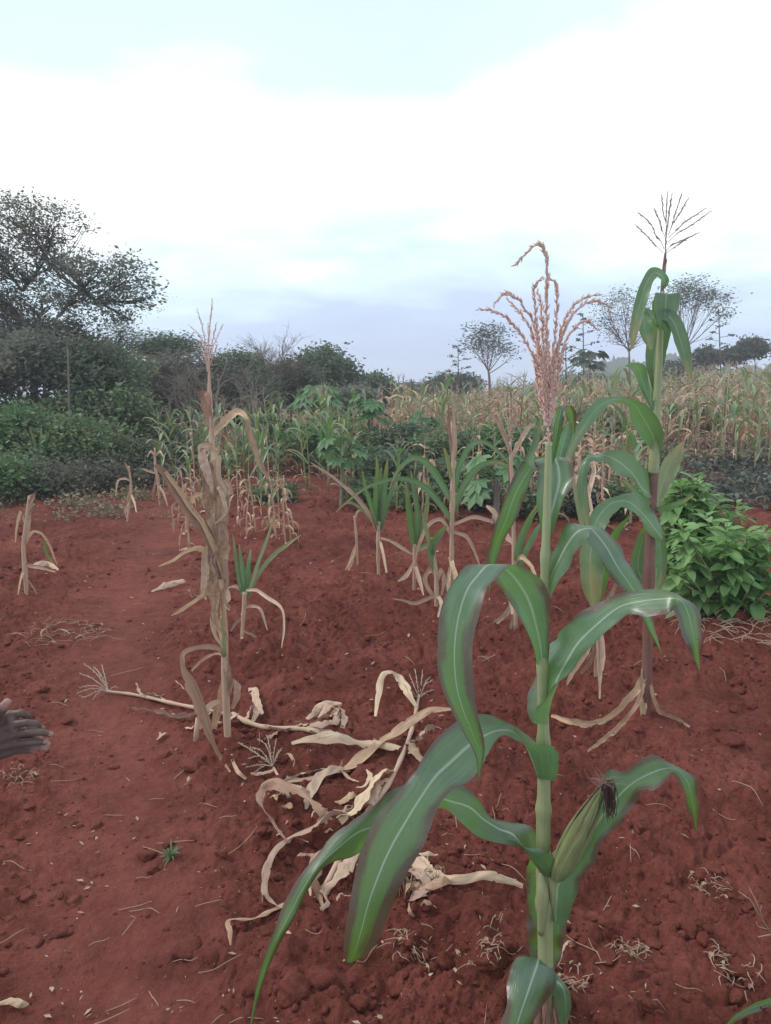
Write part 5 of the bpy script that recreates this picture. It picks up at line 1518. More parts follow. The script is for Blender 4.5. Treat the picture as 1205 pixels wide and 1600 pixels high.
# leaning bare-twigged bush behind it and the hedge mass below
def bush(name, label, px, py, rx, ry, d, mat, seed, clumps=50, per=60, leaf=0.09, cat='bush', group=None, bark=BARK, crad=0.38, aspect=0.5, lobes=None, flat=0.5, shell=0.35):
    """bush whose crown centre and half sizes are read in photo pixels"""
    ft = foot_of(px, d)
    s = mpp(d)
    c = W(px, py, d)
    rng = random.Random(seed)
    if lobes is None:
        lobes = [(c, (rx*s*0.75, rx*s*0.7, ry*s*0.8))]
        for k in range(5):
            a = rng.uniform(0, 6.28)
            lobes.append((c+np.array((math.cos(a)*rx*s*0.55, math.sin(a)*rx*s*0.5, rng.uniform(-.45, .5)*ry*s)), (rx*s*rng.uniform(.35, .5), rx*s*0.45, ry*s*rng.uniform(.35, .5))))
    return woody(name, label, cat, ft, [ft-np.array((0, 0, .05)), (ft+c)/2+np.array((rng.uniform(-.1, .1), 0, 0)), c], lobes, mat, bark, seed, clumps, per, leaf, crad, 0.05, group, True, aspect, flat, None, shell)

bush('hedge_bush', 'tall dark bush under the big tree at the left edge', 20, 590, 75, 75, 16.0, F_BROWN, 11, 110, 70, 0.10)
bush('hedge_bush', 'dense brown-green bush below the big tree crown, left of the pale pole', 70, 570, 60, 65, 15.4, F_GREY, 12, 110, 70, 0.10)
bush('hedge_bush', 'rounded dark green bush right of the pale pole below the big tree', 150, 600, 62, 75, 15.2, F_DARK, 13, 130, 75, 0.10)
bush('hedge_bush', 'mid green bush leaning right from the hedge, in front of the flat-topped acacias', 185, 650, 48, 55, 14.5, F_MID, 14, 80, 70, 0.095)
bush('hedge_bush', 'lively green bush in the shade at the left edge above the brush', 25, 680, 60, 42, 13.2, F_LIVE, 15, 80, 80, 0.085)
bush('hedge_bush', 'green bush behind the upright grey-green blades in the hedge', 95, 690, 58, 40, 13.0, F_MID, 16, 80, 80, 0.085)
bush('hedge_bush', 'green bush at the right end of the low hedge', 165, 700, 55, 36, 13.4, F_MID, 17, 80, 80, 0.08)
bush('low_bush', 'yellow-green low bush at the left edge beside the soil', 10, 745, 48, 40, 11.0, F_LIVE, 18, 70, 80, 0.06)
bush('low_bush', 'dull brown brush at the foot of the hedge near the left edge', 75, 755, 52, 30, 11.4, F_BROWN, 19, 70, 80, 0.06)
bush('low_bush', 'dull brown brush at the foot of the hedge in front of its right end', 140, 742, 50, 26, 12.2, F_BROWN, 20, 60, 80, 0.06)
bush('low_bush', 'grey-green low bush at the field corner where the path ends', 212, 715, 45, 28, 13.6, F_GREY, 21, 60, 80, 0.07)
bush('low_bush', 'dark undergrowth behind the withered tuft left of the maize rows', 250, 690, 42, 30, 15.0, F_DARK, 22, 60, 80, 0.075)
bush('hedge_bush', 'grey-green thicket filling in under the big tree crown at the left edge', 25, 545, 75, 48, 17.5, F_GREY, 23, 110, 70, 0.095)
bush('hedge_bush', 'grey-green thicket under the big tree crown, behind the pale thin trunk', 115, 552, 60, 44, 17.2, F_GREY, 24, 100, 70, 0.095)
bush('hedge_bush', 'greener thicket right of the pale thin trunk, below the drooping crown', 178, 585, 44, 40, 16.4, F_MID, 25, 80, 70, 0.09)
bush('hedge_bush', 'dense low thicket closing the hedge under the big tree trunk', 45, 648, 62, 36, 15.6, F_DARK, 26, 90, 75, 0.09)
bush('hedge_bush', 'dense low thicket closing the hedge around the pale thin trunk', 115, 650, 55, 36, 15.0, F_MID, 27, 90, 75, 0.09)
bush('hedge_bush', 'dense dark thicket at the extreme left of the hedge', -25, 660, 45, 42, 14.6, F_DARK, 28, 70, 75, 0.09)
# flat-topped acacias
def acacia(label, lobes, d, trunkpx, mat, seed, clumps=150, per=75, leaf=0.075, bark=BARK, name='acacia_tree'):
    ft = foot_of(trunkpx[0][0], d)
    pts = [ft]+[W(x, y, d) for x, y in trunkpx[1:]]
    return woody(name, label, 'tree', ft, pts, [lob(*q, d) for q in lobes], mat, bark, seed, clumps, per, leaf, 0.45, 0.10, None, True, 0.35, 0.2, None, 0.2)
acacia('flat-topped acacia with pale flowers rising highest behind the hedge', [(258,533,38,10), (228,542,20,12), (292,545,26,10), (250,552,34,10)], 27.0, [(255,660),(255,600),(256,565)], F_DARK, 31, 80, 95, 0.11)
acacia('broad flat-topped brown-green acacia behind the dead plant', [(235,580,50,20), (300,575,55,18), (345,585,40,22), (270,605,60,22), (330,610,50,24), (240,625,48,24), (300,640,60,22)], 22.0, [(300,700),(296,650),(300,615)], F_BROWN, 32, 300, 95, 0.11)
acacia('dark acacia filling the gap right of the dead plant', [(375,570,34,18), (395,600,38,24), (350,625,40,24), (400,640,42,20), (360,650,46,20)], 23.0, [(380,700),(384,650),(385,610)], F_DARK, 33, 200, 95, 0.12)
acacia('fine-leaved thorn tree leaning right beside the big tree', [(190,520,22,14), (180,545,26,14), (160,560,30,14)], 20.0, [(150,680),(155,600),(165,570)], F_GREY, 34, 60, 50, 0.08)
def bare_tree(label, foot, d, spread, topy, seed, mat, n=46):
    ft = foot_of(foot, d)
    t = thing('bare_tree', label, 'tree', tuple(ft))
    rng = random.Random(seed)
    fork = W(foot+6, topy+75, d)
    mb = MB()
    tube(mb, [ft, (ft+fork)/2, fork], [0.10, 0.08, 0.06], 7, smoothn=8)
    mb.build('trunk', mat, t)
    tw = MB()
    for k in range(n):
        a = rng.uniform(-1, 1)
        e = W(foot+a*spread+rng.uniform(-6, 6), topy+abs(a)**2*38+rng.uniform(0, 45), d+rng.uniform(-1.2, 1.2))
        m = fork+(e-fork)*0.45+np.array((rng.uniform(-.2, .2), rng.uniform(-.2, .2), -0.15))
        tube(tw, [fork, m, e], [0.030, 0.020, 0.006], 4, smoothn=6, cap=False)
        for j in range(7):
            f = rng.uniform(0.35, 1.0)
            b = m+(e-m)*max(0, (f-0.45)/0.55)
            e2 = b+(e-fork)*0.22+np.array((rng.gauss(0, .35), rng.gauss(0, .35), rng.uniform(-.05, .35)))
            tube(tw, [b, (b+e2)/2+np.array((0, 0, -.05)), e2], [0.010, 0.007, 0.003], 3, cap=False)
            for q in range(3):
                e3 = e2+np.array((rng.gauss(0, .22), rng.gauss(0, .22), rng.uniform(-.02, .25)))
                tube(tw, [b+(e2-b)*rng.uniform(.5, 1), e3], [0.005, 0.002], 3, cap=False)
    tw.build('crown', mat, t)
bare_tree('leafless pinkish-grey tree on the skyline between acacias and dark round trees', 425, 26.0, 58, 528, 5, BARKR)
bare_tree('leafless grey tree low behind the bare pinkish one', 400, 24.0, 30, 545, 6, BARKR, 22)
bare_tree('pale-branched leafless thorn tree in front of the broad acacia', 300, 20.5, 52, 570, 8, BARKP, 16)
bare_tree('pale-branched leafless thorn tree in front of the dark acacia', 385, 21.0, 40, 575, 9, BARKP, 14)
bush('round_tree', 'dark green round-crowned tree left of the skyline gap', 512, 588, 50, 50, 30.0, F_DARK, 41, 170, 110, 0.17, 'tree', crad=0.55)
bush('round_tree', 'dark tree sloping down to the skyline gap', 580, 610, 42, 28, 34.0, F_DARK, 42, 110, 110, 0.19, 'tree', crad=0.6)
bush('round_tree', 'mid green tree under the leafless pinkish one', 455, 605, 40, 40, 27.0, F_DARK, 43, 110, 100, 0.15, 'tree', crad=0.5)
bush('round_tree', 'grey-green tree right behind the banana-like clump', 540, 630, 45, 28, 26.0, F_GREY, 44, 110, 100, 0.14, 'tree', crad=0.5)
bush('conifer_bush', 'tiny pointed dark tree standing in the skyline gap', 638, 612, 7, 18, 55.0, F_FAR, 45, 30, 60, 0.20, 'tree', crad=0.45)
bush('round_tree', 'dark low bush just right of the skyline gap', 672, 607, 26, 14, 50.0, F_FAR, 46, 60, 70, 0.18, 'tree', crad=0.6)
bush('round_tree', 'taller dark bush left of the slender tree on the skyline', 718, 597, 32, 20, 48.0, F_FAR, 47, 80, 70, 0.18, 'tree', crad=0.6)
bush('far_shrub', 'grey bushy skyline shrub behind the dense tan tassel', 880, 600, 60, 18, 60.0, F_FAR, 48, 80, 60, 0.22, 'bush', crad=0.8)
# slender trees on the right skyline
def slender(label, px, topy, footy, lobes, d, seed, mat=F_FAR, clumps=70, per=26, leaf=0.20):
    ft = foot_of(px, d)
    return woody('slender_tree', label, 'tree', ft, [ft, W(px, footy-10, d), W(px-2, (footy+topy)/2+25, d)], [lob(*q, d) for q in lobes], mat, BARKR, seed, clumps, per*2, leaf*0.8, 0.75, 0.11, None, True, 0.4, 0.3, [W(px, footy-20, d), W(px-2, (footy+topy)/2+30, d)], 0.3)
slender('slender open-crowned tree on the skyline left of the dense tan tassel', 765, 505, 605, [(748,520,22,12), (772,522,26,12), (790,540,18,8), (738,540,14,8), (800,555,10,5), (765,545,28,12)], 46.0, 51, clumps=60, per=20)
slender('thin-crowned feathery tree behind the purple-stalked plant, on its left', 985, 450, 600, [(950,475,24,14), (985,462,28,12), (1010,470,22,14), (945,500,18,12), (990,495,34,16), (1015,505,20,12), (965,525,28,12)], 48.0, 52, F_FAR, 130, 12, 0.17)
slender('leafy-topped tree behind the purple-stalked plant, on its right', 1072, 440, 600, [(1065,450,26,12), (1095,450,26,12), (1120,468,20,12), (1060,475,22,12), (1128,490,10,10), (1090,470,22,12)], 50.0, 53, clumps=70, per=24)
for i, (px, py, rx, ry, lab) in enumerate([(1178, 538, 22, 14, 'dark bushy tree on the skyline at the right edge'), (1150, 550, 16, 10, 'small dark tree on the skyline left of the right-edge tree'), (1105, 556, 14, 16, 'dark upright bush on the skyline right of the leafy-topped tree'), (1060, 575, 26, 14, 'dark bush at the foot of the leafy-topped tree')]):
    bush('round_tree', lab, px, py+6, rx, ry+4, 52.0, F_FAR, 60+i, 60, 60, 0.22, 'tree', crad=0.6)
# sisal flower poles
def sisal_pole(label, px, topy, footy, d, seed):
    ft = foot_of(px, d)
    t = thing('sisal_pole', label, 'plant', tuple(ft))
    rng = random.Random(seed)
    mb = MB()
    top = W(px, topy, d)
    tube(mb, [ft, top], [0.05, 0.02], 6)
    mb.build('stem', BARK, t)
    H = top[2]-ft[2]
    for k in range(13):
        f = 0.50+0.48*k/12
        b = ft+(top-ft)*f
        L = 0.75*(1-0.75*(k/12))+0.08
        a = k*2.4
        e = b+np.array((math.cos(a)*L, math.sin(a)*L, 0.12))
        m = MB()
        tube(m, [b, (b+e)/2+np.array((0, 0, -.02)), e], [0.016, 0.012, 0.01], 4)
        V, Q, uv = leaf_cards(np.array([e])+np.random.default_rng(seed*50+k).normal(size=(22, 3))*np.array((.10, .10, .035)), 0.13, np.random.default_rng(k), 0.6)
        m.add(V, Q, uv)
        m.build('flower_branch', F_FAR, t)
sisal_pole('tall sisal flower pole with tiered tufts right of the dense tan tassel', 911, 492, 600, 40.0, 1)
sisal_pole('shorter sisal flower pole hidden partly by the dense tan tassel', 884, 540, 600, 40.0, 2)
sisal_pole('sisal flower pole at the right rim of the leafy-topped tree', 1123, 482, 590, 42.0, 3)
sisal_pole('small sisal flower pole above the bush left of the slender tree', 716, 542, 610, 44.0, 4)

# papaya trees: bare trunk with a whorl of lobed leaves on long stalks
def papaya(label, px, footd, topy, crown_r, seed, nleaf=16, lobew=0.5, mat=F_PAP, trunk_r=0.045, cat='papaya tree'):
    d = footd
    ft = foot_of(px, d)
    top = W(px, topy, d)
    t = thing('papaya_tree', label, cat, tuple(ft))
    rng = random.Random(seed)
    mb = MB()
    tube(mb, [ft-np.array((0, 0, .05)), (ft+top)/2+np.array((0.02, 0, 0)), top], [trunk_r, trunk_r*0.8, trunk_r*0.6], 8, smoothn=8)
    mb.build('trunk', POLE, t)
    for k in range(nleaf):
        a = k*2.399+rng.uniform(-.3, .3)
        el = rng.uniform(-0.25, 0.95)
        L = crown_r*rng.uniform(0.55, 0.85)
        dirv = np.array((math.cos(a)*math.cos(el), math.sin(a)*math.cos(el), math.sin(el)))
        b = top+np.array((0, 0, rng.uniform(-.08, .03)))
        e = b+dirv*L
        m = MB()
        tube(m, [b, (b+e)/2+np.array((0, 0, .03*crown_r)), e], 0.008, 4, cap=False)
        # seven-fingered drooping blade
        out_ = nrm(np.array((math.cos(a), math.sin(a), -0.55-0.3*rng.random())))
        side = nrm(np.cross(out_, (0, 0, 1)))
        up = np.cross(side, out_)
        R0 = crown_r*rng.uniform(0.42, 0.55)
        for j in range(7):
            th = (j-3)*0.62
            dv = out_*math.cos(th)+side*math.sin(th)
            pv = -out_*math.sin(th)+side*math.cos(th)
            l = R0*(1-0.10*abs(j-3))
            dr = -up*0.18*l
            V = [e, e+dv*l*0.35+pv*l*0.11, e+dv*l*0.62+pv*l*0.20+dr*.4, e+dv*l+dr, e+dv*l*0.62-pv*l*0.20+dr*.4, e+dv*l*0.35-pv*l*0.11]
            m.add(V, [(0, 1, 2, 3), (0, 3, 4, 5)], [(rng.random(), 0.3)]*6)
        m.build('leaf', mat, t)
    return t
papaya('papaya tree with pale trunk standing free in the middle of the field', 533, 10.3, 712, 0.42, 1, 14)
papaya('papaya tree with dark round crown behind the weedy patch', 576, 14.5, 648, 0.50, 2, 26)
papaya('papaya with finely cut leaves close behind the fan-leaved maize plant', 775, 8.6, 745, 0.50, 3, 14)
papaya('banana-like bright green clump in front of the dark round trees', 498, 20.0, 634, 0.80, 4, 34)
papaya('papaya tree above the far field right of the dense tan tassel', 921, 30.0, 566, 0.85, 5, 18, mat=F_FAR)
papaya('low papaya with dark leaves behind the fan-leaved maize plant', 660, 15.5, 668, 0.45, 6, 18, mat=F_PAP)
# weedy bushes between the field plots
for i, (px, py, rx, ry, d, m, lab) in enumerate([
        (480, 690, 45, 28, 15.5, F_LIVE, 'green weedy bush left of the free-standing papaya'),
        (435, 672, 40, 25, 17.5, F_MID, 'green bush behind the maize rows below the dark acacia'),
        (560, 700, 42, 24, 14.2, F_MID, 'weedy bush just right of the free-standing papaya'),
        (630, 690, 40, 30, 14.0, F_DARK, 'dark bluish-green bush in the middle of the weedy patch'),
        (610, 730, 45, 22, 12.0, F_DARK, 'dark low bush in front of the weedy patch'),
        (700, 700, 60, 30, 13.0, F_MID, 'wide green bush behind the fan-leaved maize plant'),
        (770, 690, 50, 26, 13.5, F_LIVE, 'green bush behind the dry plant with dense tassel'),
        (690, 745, 45, 24, 11.0, F_DARK, 'low dark bush between spiky and fan-leaved maize plants'),
        (850, 690, 50, 28, 14.5, F_MID, 'green bush behind the front plant near its tassel base'),
        (930, 660, 55, 30, 20.0, F_MID, 'green bush in the near edge of the far field'),
        (520, 668, 46, 24, 19.0, F_LIVE, 'bright green bush under the banana-like clump'),
        (1085, 655, 40, 22, 21.0, F_MID, 'green bush among drying maize right of the purple stalk')]):
    bush('weedy_bush', lab, px, py, rx, ry, d, m, 80+i, 70, 70, 0.06+0.0015*d, 'bush', crad=0.28)
for i, (px, py, rx, ry, d, m, lab) in enumerate([
        (655, 772, 34, 18, 9.8, F_MID, 'low green weed clump left of the fan-leaved maize plant'),
        (745, 775, 36, 20, 9.6, F_BEAN, 'low dark weed clump behind the dry plant with dense tassel'),
        (835, 782, 34, 20, 9.2, F_MID, 'low green weed clump just left of the front stalk'),
        (905, 785, 34, 22, 9.0, F_BEAN, 'low dark weed clump right of the front stalk'),
        (965, 780, 34, 22, 9.2, F_MID, 'low green weed clump left of the purple stalk'),
        (570, 770, 30, 16, 10.2, F_MID, 'low green weed clump right of the papaya trunk'),
        (430, 772, 26, 14, 11.0, F_MID, 'low green weed clump left of the papaya trunk')]):
    bush('weed_clump', lab, px, py, rx, ry, d, m, 130+i, 45, 60, 0.065, 'weeds', crad=0.2)
# dark bean plants on the plot at the right
def ground_cover(name, label, region, n, leaf, mat, seed, hmax, cat):
    rng = np.random.default_rng(seed)
    px = rng.uniform(region[0], region[2], n)
    py = rng.uniform(region[1], region[3], n)
    C = np.array([G(a, b, fine=False) for a, b in zip(px, py)])
    dens = fbm(C[:, 0]*2.5, C[:, 1]*2.5, seed, 2)
    C = C[dens > 0.42]
    out_ = []
    for c in C:
        k = 26
        q = rng.normal(size=(k, 3))*np.array((.13, .13, .07))+c+np.array((0, 0, hmax*rng.uniform(.4, .9)))
        q[:, 2] = np.maximum(q[:, 2], c[2]+0.02)
        out_.append(q)
    V, Q, uv = leaf_cards(np.vstack(out_), leaf, rng, 0.75, 0.4)
    o = cards_obj(name, V, Q, uv, mat)
    return tag(o, label, cat, None, 'stuff')
ground_cover('bean_plants', 'dark low bean plants covering the plot behind the leafy shrub', (1000, 715, 1290, 800), 330, 0.085, F_BEAN, 3, 0.22, 'bean plants')
ground_cover('bean_plants', 'dark low bean plants on the plot behind the front plant', (640, 752, 960, 785), 170, 0.075, F_BEAN, 4, 0.2, 'bean plants')
ground_cover('dry_weeds', 'dry grey-brown weeds along the foot of the hedge', (-60, 770, 260, 812), 170, 0.05, F_WEED, 5, 0.10, 'weeds')
ground_cover('undergrowth', 'green and brown undergrowth filling the hedge bottom', (-40, 735, 270, 765), 160, 0.07, F_BROWN, 6, 0.35, 'undergrowth')

ground_cover('weeds', 'tangled green weeds between the maize rows in the middle distance', (270, 668, 640, 748), 300, 0.12, F_MID, 7, 0.55, 'weeds')
ground_cover('weeds', 'tangled green weeds in front of the far field', (600, 690, 1010, 760), 260, 0.11, F_MID, 8, 0.40, 'weeds')
ground_cover('weeds', 'dry and green weeds at the foot of the far field on the right', (930, 700, 1300, 738), 260, 0.10, F_WEED, 9, 0.40, 'weeds')
# grey-green sword leaves in the hedge
sw = thing('sword_leaf_clump', 'upright bluish sword-leaved clump in the hedge below the big tree', 'plant', tuple(foot_of(62, 12.4)))
for k in range(7):
    mb = MB()
    b = foot_of(62, 12.4)
    gen_leaf(mb, random.Random(k), b+np.array((0, 0, .25)), k*0.9, 0.85, 0.10, 1.4, 0.25, 0, 8, 3)
    mb.build('leaf', LG2, sw)
# pale poles in the hedge
for i, (px, y0, y1, dd, lab) in enumerate([(107, 545, 690, 14.0, 'thin pale trunk standing straight in the hedge'), (242, 640, 720, 15.0, 'pale forked stick at the hedge end')]):
    t = thing('pole', lab, 'pole', tuple(foot_of(px, dd)))
    mb = MB()
    tube(mb, [foot_of(px, dd), W(px+1, (y0+y1)/2, dd), W(px-1, y0, dd)], [0.024, 0.020, 0.014], 7, smoothn=8)
    mb.build('shaft', BARKR if i == 0 else BARKP, t)
    if i == 1:
        mb = MB()
        tube(mb, [W(px, 675, dd), W(px+6, 655, dd), W(px+13, 635, dd)], [0.02, 0.016, 0.01], 6)
        mb.build('side_branch', BARKP, t)

# pale branched trunk showing in front of the acacias
t = thing('bare_tree', 'small pale forked leafless tree below the acacia, right of the dead tassel', 'tree', tuple(foot_of(340, 19.0)))
mb = MB()
for pts, r in [([foot_of(340, 19.0), W(338, 640, 19), W(336, 625, 19)], .05), ([W(336, 628, 19), W(342, 605, 19), W(340, 590, 19)], .03), ([W(341, 606, 19), W(352, 596, 19), W(366, 590, 19)], .022), ([W(336, 628, 19), W(330, 610, 19), W(322, 600, 19)], .022), ([W(340, 600, 19), W(348, 585, 19), W(352, 572, 19)], .018)]:
    tube(mb, pts, [r, r*.8, r*.4], 6, smoothn=8)
mb.build('trunk', BARKP, t)

# ------------------------------------------------------------------ leafy shrubs close on the right
def shrub_leaf_mesh(seed):
    rng = random.Random(seed)
    mb = MB()
    n = 6
    V, UV, F = [], [], []
    droop = rng.uniform(0.25, 0.6)
    for i in range(n+1):
        s = i/n
        w = 0.25*(math.sin(math.pi*min(1, s*0.97+0.03))**0.75)*(1-0.25*s)
        z = -droop*s*s*0.6
        wav = 0.02*math.sin(9*s+seed)
        for t in (-1, -0.5, 0, 0.5, 1):
            V.append((s, t*w, z+abs(t)*w*0.35+wav*t))
            UV.append(((t+1)/2, s))
    for i in range(n):
        for k in range(4):
            F.append((i*5+k, i*5+k+1, (i+1)*5+k+1, (i+1)*5+k))
    mb.add(V, F, UV)
    return mb.mesh('leaf', F_SHRUB)
SLM = [shrub_leaf_mesh(i) for i in range(4)]
def leafy_shrub(label, px, py, crown, d, seed, nst=30, nind=300, lsize=0.14):
    """crown = list of (px, py) stem-tip positions area: (cx, cy, rx, ry)"""
    rng = random.Random(seed)
    ft = G(px, py, fine=False)
    d = ft[1] if d is None else d
    ft = gz(W(px, py, d)[0], d)
    t = thing('leafy_shrub', label, 'shrub', tuple(ft))
    s = mpp(d)
    stems = MB()
    leaves = []
    for k in range(nst):
        while True:
            a, b = rng.uniform(-1, 1), rng.uniform(-1, 1)
            if a*a+b*b < 1:
                break
        c = crown[k % len(crown)]
        tip = W(c[0]+a*c[2], c[1]+b*c[3], d+rng.uniform(-1, 1)*c[2]*s*0.8)
        b0 = ft+np.array((rng.uniform(-.12, .12), rng.uniform(-.1, .1), 0))
        m = b0*0.45+tip*0.55+np.array((0, 0, -0.06))
        P = catmull([b0, m, tip], 12)
        tube(stems, P, [0.009*(1-0.6*i/11) for i in range(12)], 5)
        ax_ = nrm(P[-1]-P[-4])
        nl = rng.randint(9, 13)
        az = rng.uniform(0, 6.28)
        for j in range(nl):
            f = j/nl
            pos = P[-1]-ax_*0.22*(1-f)**1.2*rng.uniform(0.8, 1.1)
            az += 2.4
            el = -0.35+1.15*f**1.5+rng.uniform(-.2, .2)
            L = lsize*(1.15-0.65*f**2)*rng.uniform(0.75, 1.25)
            leaves.append((pos, az, el, L, rng.uniform(-.4, .4), rng.randrange(4), pos[1]))
    stems.build('stem', SG, t)
    leaves.sort(key=lambda q: q[6])
    rest = MB()
    for i, (pos, az, el, L, roll, k, _) in enumerate(leaves):
        if i < nind:
            o = bpy.data.objects.new('leaf', SLM[k])
            COL.objects.link(o)
            o.parent = t
            o.location = tuple(pos-np.array(ORG[t.name]))
            o.rotation_euler = (roll, -el, az)
            o.scale = (L, L, L)
        else:
            me = SLM[k]
            from mathutils import Euler
            Rm = np.array(Euler((roll, -el, az)).to_matrix())
            V = np.array([v.co for v in me.vertices])*L
            rest.add(V@Rm.T+pos, [tuple(p.vertices) for p in me.polygons], [(0.5+0.0, 0.5)]*len(V))
    if rest.n:
        tag(rest.build('leaf_mass', F_SHRUB, t), kind='stuff')
    return t
leafy_shrub('leafy bright green shrub at the right edge with straw around its foot', 1140, 1000, [(1110, 845, 60, 55), (1165, 890, 55, 60), (1080, 870, 55, 55), (1150, 940, 55, 40), (1190, 850, 40, 50), (1100, 905, 50, 45)], 4.65, 3, 80)
leafy_shrub('leafy green shrub behind the purple-stalked plant, left neighbour of the right-edge shrub', 1070, 960, [(1075, 790, 45, 40), (1120, 810, 50, 40), (1055, 840, 40, 55), (1080, 765, 22, 28), (1050, 900, 35, 40)], 5.3, 4, 70)
# ------------------------------------------------------------------ distant hills
def hill(name, label, d, prof, seed, mat):
    pts = [W(px, py, d) for px, py in prof]
    P = catmull(pts, 120)
    rng = random.Random(seed)
    V, F = [], []
    n = len(P)
    for j, (f, back) in enumerate([(0.0, -0.35), (0.35, -0.22), (0.7, -0.10), (1.0, 0.0), (0.85, 0.15), (0.0, 0.3)]):
        for i in range(n):
            z = P[i][2]*f + (rng.uniform(-0.004, 0.006)*d if f > 0.3 else -5)
            V.append((P[i][0]*(1+back*0.5), d*(1+back*0.5), z))
    for j in range(5):
        for i in range(n-1):
            F.append((j*n+i, j*n+i+1, (j+1)*n+i+1, (j+1)*n+i))
    mb = MB()
    mb.add(V, F)
    return tag(mb.build(name, mat), label, None, None, 'structure')
hill('hills', 'blue hazy hills on the right skyline', 225.0, [(300, 625), (600, 618), (780, 610), (860, 600), (930, 572), (965, 560), (1000, 566), (1020, 562), (1050, 555), (1075, 563), (1110, 572), (1180, 575), (1300, 560), (1600, 580)], 5, HILL)
# ------------------------------------------------------------------ the person beside the camera: only the clasped hands reach into the picture
def build_person():
    mbb = MB()
    def capsule(a, b, ra, rb, sides=12):
        nonlocal mbb
        a, b = np.array(a, float), np.array(b, float)
        dv = nrm(b-a)
        n = 6
        pts, rad = [], []
        for i in range(n):
            th = math.pi/2*(1-i/(n-1))
            pts.append(a-dv*ra*math.sin(th)); rad.append(max(ra*math.cos(th), 1e-4))
        for i in range(n):
            th = math.pi/2*i/(n-1)
            pts.append(b+dv*rb*math.sin(th)); rad.append(max(rb*math.cos(th), 1e-4))
        tube(mbb, pts, rad, sides)
    def chain(pts, rad, sides=14):
        for i in range(len(pts)-1):
            capsule(pts[i], pts[i+1], rad[i], rad[i+1], sides)
    palms, nails = [], []
    # upper hand, back towards the camera
    w1 = W(-55, 1168, 1.27)
    K = [W(16, 1117, 1.258), W(20, 1132, 1.25), W(22, 1147, 1.25), W(18, 1162, 1.255)]
    mids_ = [w1*0.45+k*0.55 for k in K]
    for k, m in zip(K, mids_):
        chain([w1, m, k], [0.022, 0.0150, 0.0090])
    for i in range(3):
        capsule(K[i], K[i+1], 0.0085, 0.0085)
        capsule(K[i]*.7+mids_[i]*.3, K[i+1]*.7+mids_[i+1]*.3, 0.010, 0.010)
        capsule(mids_[i], mids_[i+1], 0.013, 0.013)
    fingers = [[K[0], W(33, 1114, 1.258), W(43, 1119, 1.268), W(47, 1126, 1.280)], [K[1], W(41, 1129, 1.249), W(55, 1131, 1.256), W(64, 1136, 1.266)],
               [K[2], W(46, 1144, 1.244), W(64, 1144, 1.250), W(78, 1147, 1.260)], [K[3], W(42, 1160, 1.246), W(58, 1159, 1.250), W(71, 1159, 1.258)]]
    for f in fingers:
        chain(f, [0.0078, 0.0070, 0.0066, 0.0055], 10)
        nails.append((f[2], f[3]))
    th = [w1*0.5+K[0]*0.5+np.array((0, -0.005, 0.012)), W(-6, 1116, 1.235), W(5, 1106, 1.23), W(11, 1098, 1.23)]
    chain(th, [0.016, 0.0115, 0.0098, 0.0078], 10)
    palms.append((th[3], 0.011))
    # lower hand, pressed against the first
    w2 = W(-62, 1188, 1.31)
    K2 = [W(14, 1140, 1.292), W(18, 1152, 1.29), W(20, 1163, 1.288), W(16, 1174, 1.29)]
    for k in K2:
        chain([w2, w2*0.45+k*0.55, k], [0.021, 0.0150, 0.0100])
    f2 = [[K2[0], W(34, 1141, 1.286), W(50, 1146, 1.284), W(62, 1152, 1.284)], [K2[1], W(40, 1154, 1.284), W(60, 1160, 1.282), W(75, 1163, 1.282)],
          [K2[2], W(40, 1164, 1.282), W(58, 1168, 1.28), W(72, 1169, 1.28)], [K2[3], W(34, 1172, 1.284), W(48, 1172, 1.282), W(58, 1171, 1.282)]]
    for f in f2:
        chain(f, [0.0078, 0.0070, 0.0064, 0.0054], 10)
        palms.append((f[3], 0.010))
    chain([w2*0.5+K2[0]*0.5, W(-8, 1132, 1.29), W(4, 1122, 1.285), W(10, 1116, 1.285)], [0.015, 0.011, 0.0095, 0.0075], 10)
    hands = mbb
    mbb = MB()
    # arms, torso, head, legs (outside the picture)
    hip = np.array((-1.28, 0.62, 0.95))
    sh1, sh2 = np.array((-1.10, 0.66, 1.40)), np.array((-1.44, 0.78, 1.40))
    el1, el2 = np.array((-1.06, 0.84, 1.08)), np.array((-1.26, 1.00, 1.06))
    chain([sh1, el1, w1], [0.056, 0.043, 0.027]); chain([sh2, el2, w2], [0.056, 0.043, 0.027])
    chest = np.array((-1.27, 0.70, 1.30)); neck = np.array((-1.27, 0.72, 1.47)); head = np.array((-1.26, 0.75, 1.62))
    chain([hip, (hip+chest)/2, chest, neck], [0.15, 0.135, 0.145, 0.055])
    chain([sh1, chest, sh2], [0.06, 0.11, 0.06])
    chain([neck, head-np.array((0, 0, .04))], [0.055, 0.06])
    chain([head-np.array((0, -.02, .04)), head+np.array((0, 0, .045))], [0.075, 0.092])
    chain([head+np.array((0.0, 0.09, -.01)), head+np.array((0.0, 0.105, -.03))], [0.012, 0.016])
    for s in (-1, 1):
        chain([head+np.array((0.09*s, 0, 0)), head+np.array((0.092*s, -.01, -.035))], [0.018, 0.014])
        h0 = hip+np.array((0.09*s, 0, -0.05)); kn = hip+np.array((0.10*s, 0.03, -0.47)); an = np.array((hip[0]+0.11*s, hip[1]-0.02, 0.09))
        chain([h0, kn, an], [0.085, 0.058, 0.040])
        chain([an-np.array((0, .04, .03)), an+np.array((0.02*s, .14, -.055))], [0.042, 0.030])
    ft = (hip[0], hip[1], float(hbase(hip[0], hip[1])))
    t = thing('person', 'person at left edge in dark skin tone showing only clasped hands in front of the red path', 'person', ft)
    t['label'] = 'person reaching in from the left edge, only two clasped hands visible over the path'
    rest = mbb
    got = []
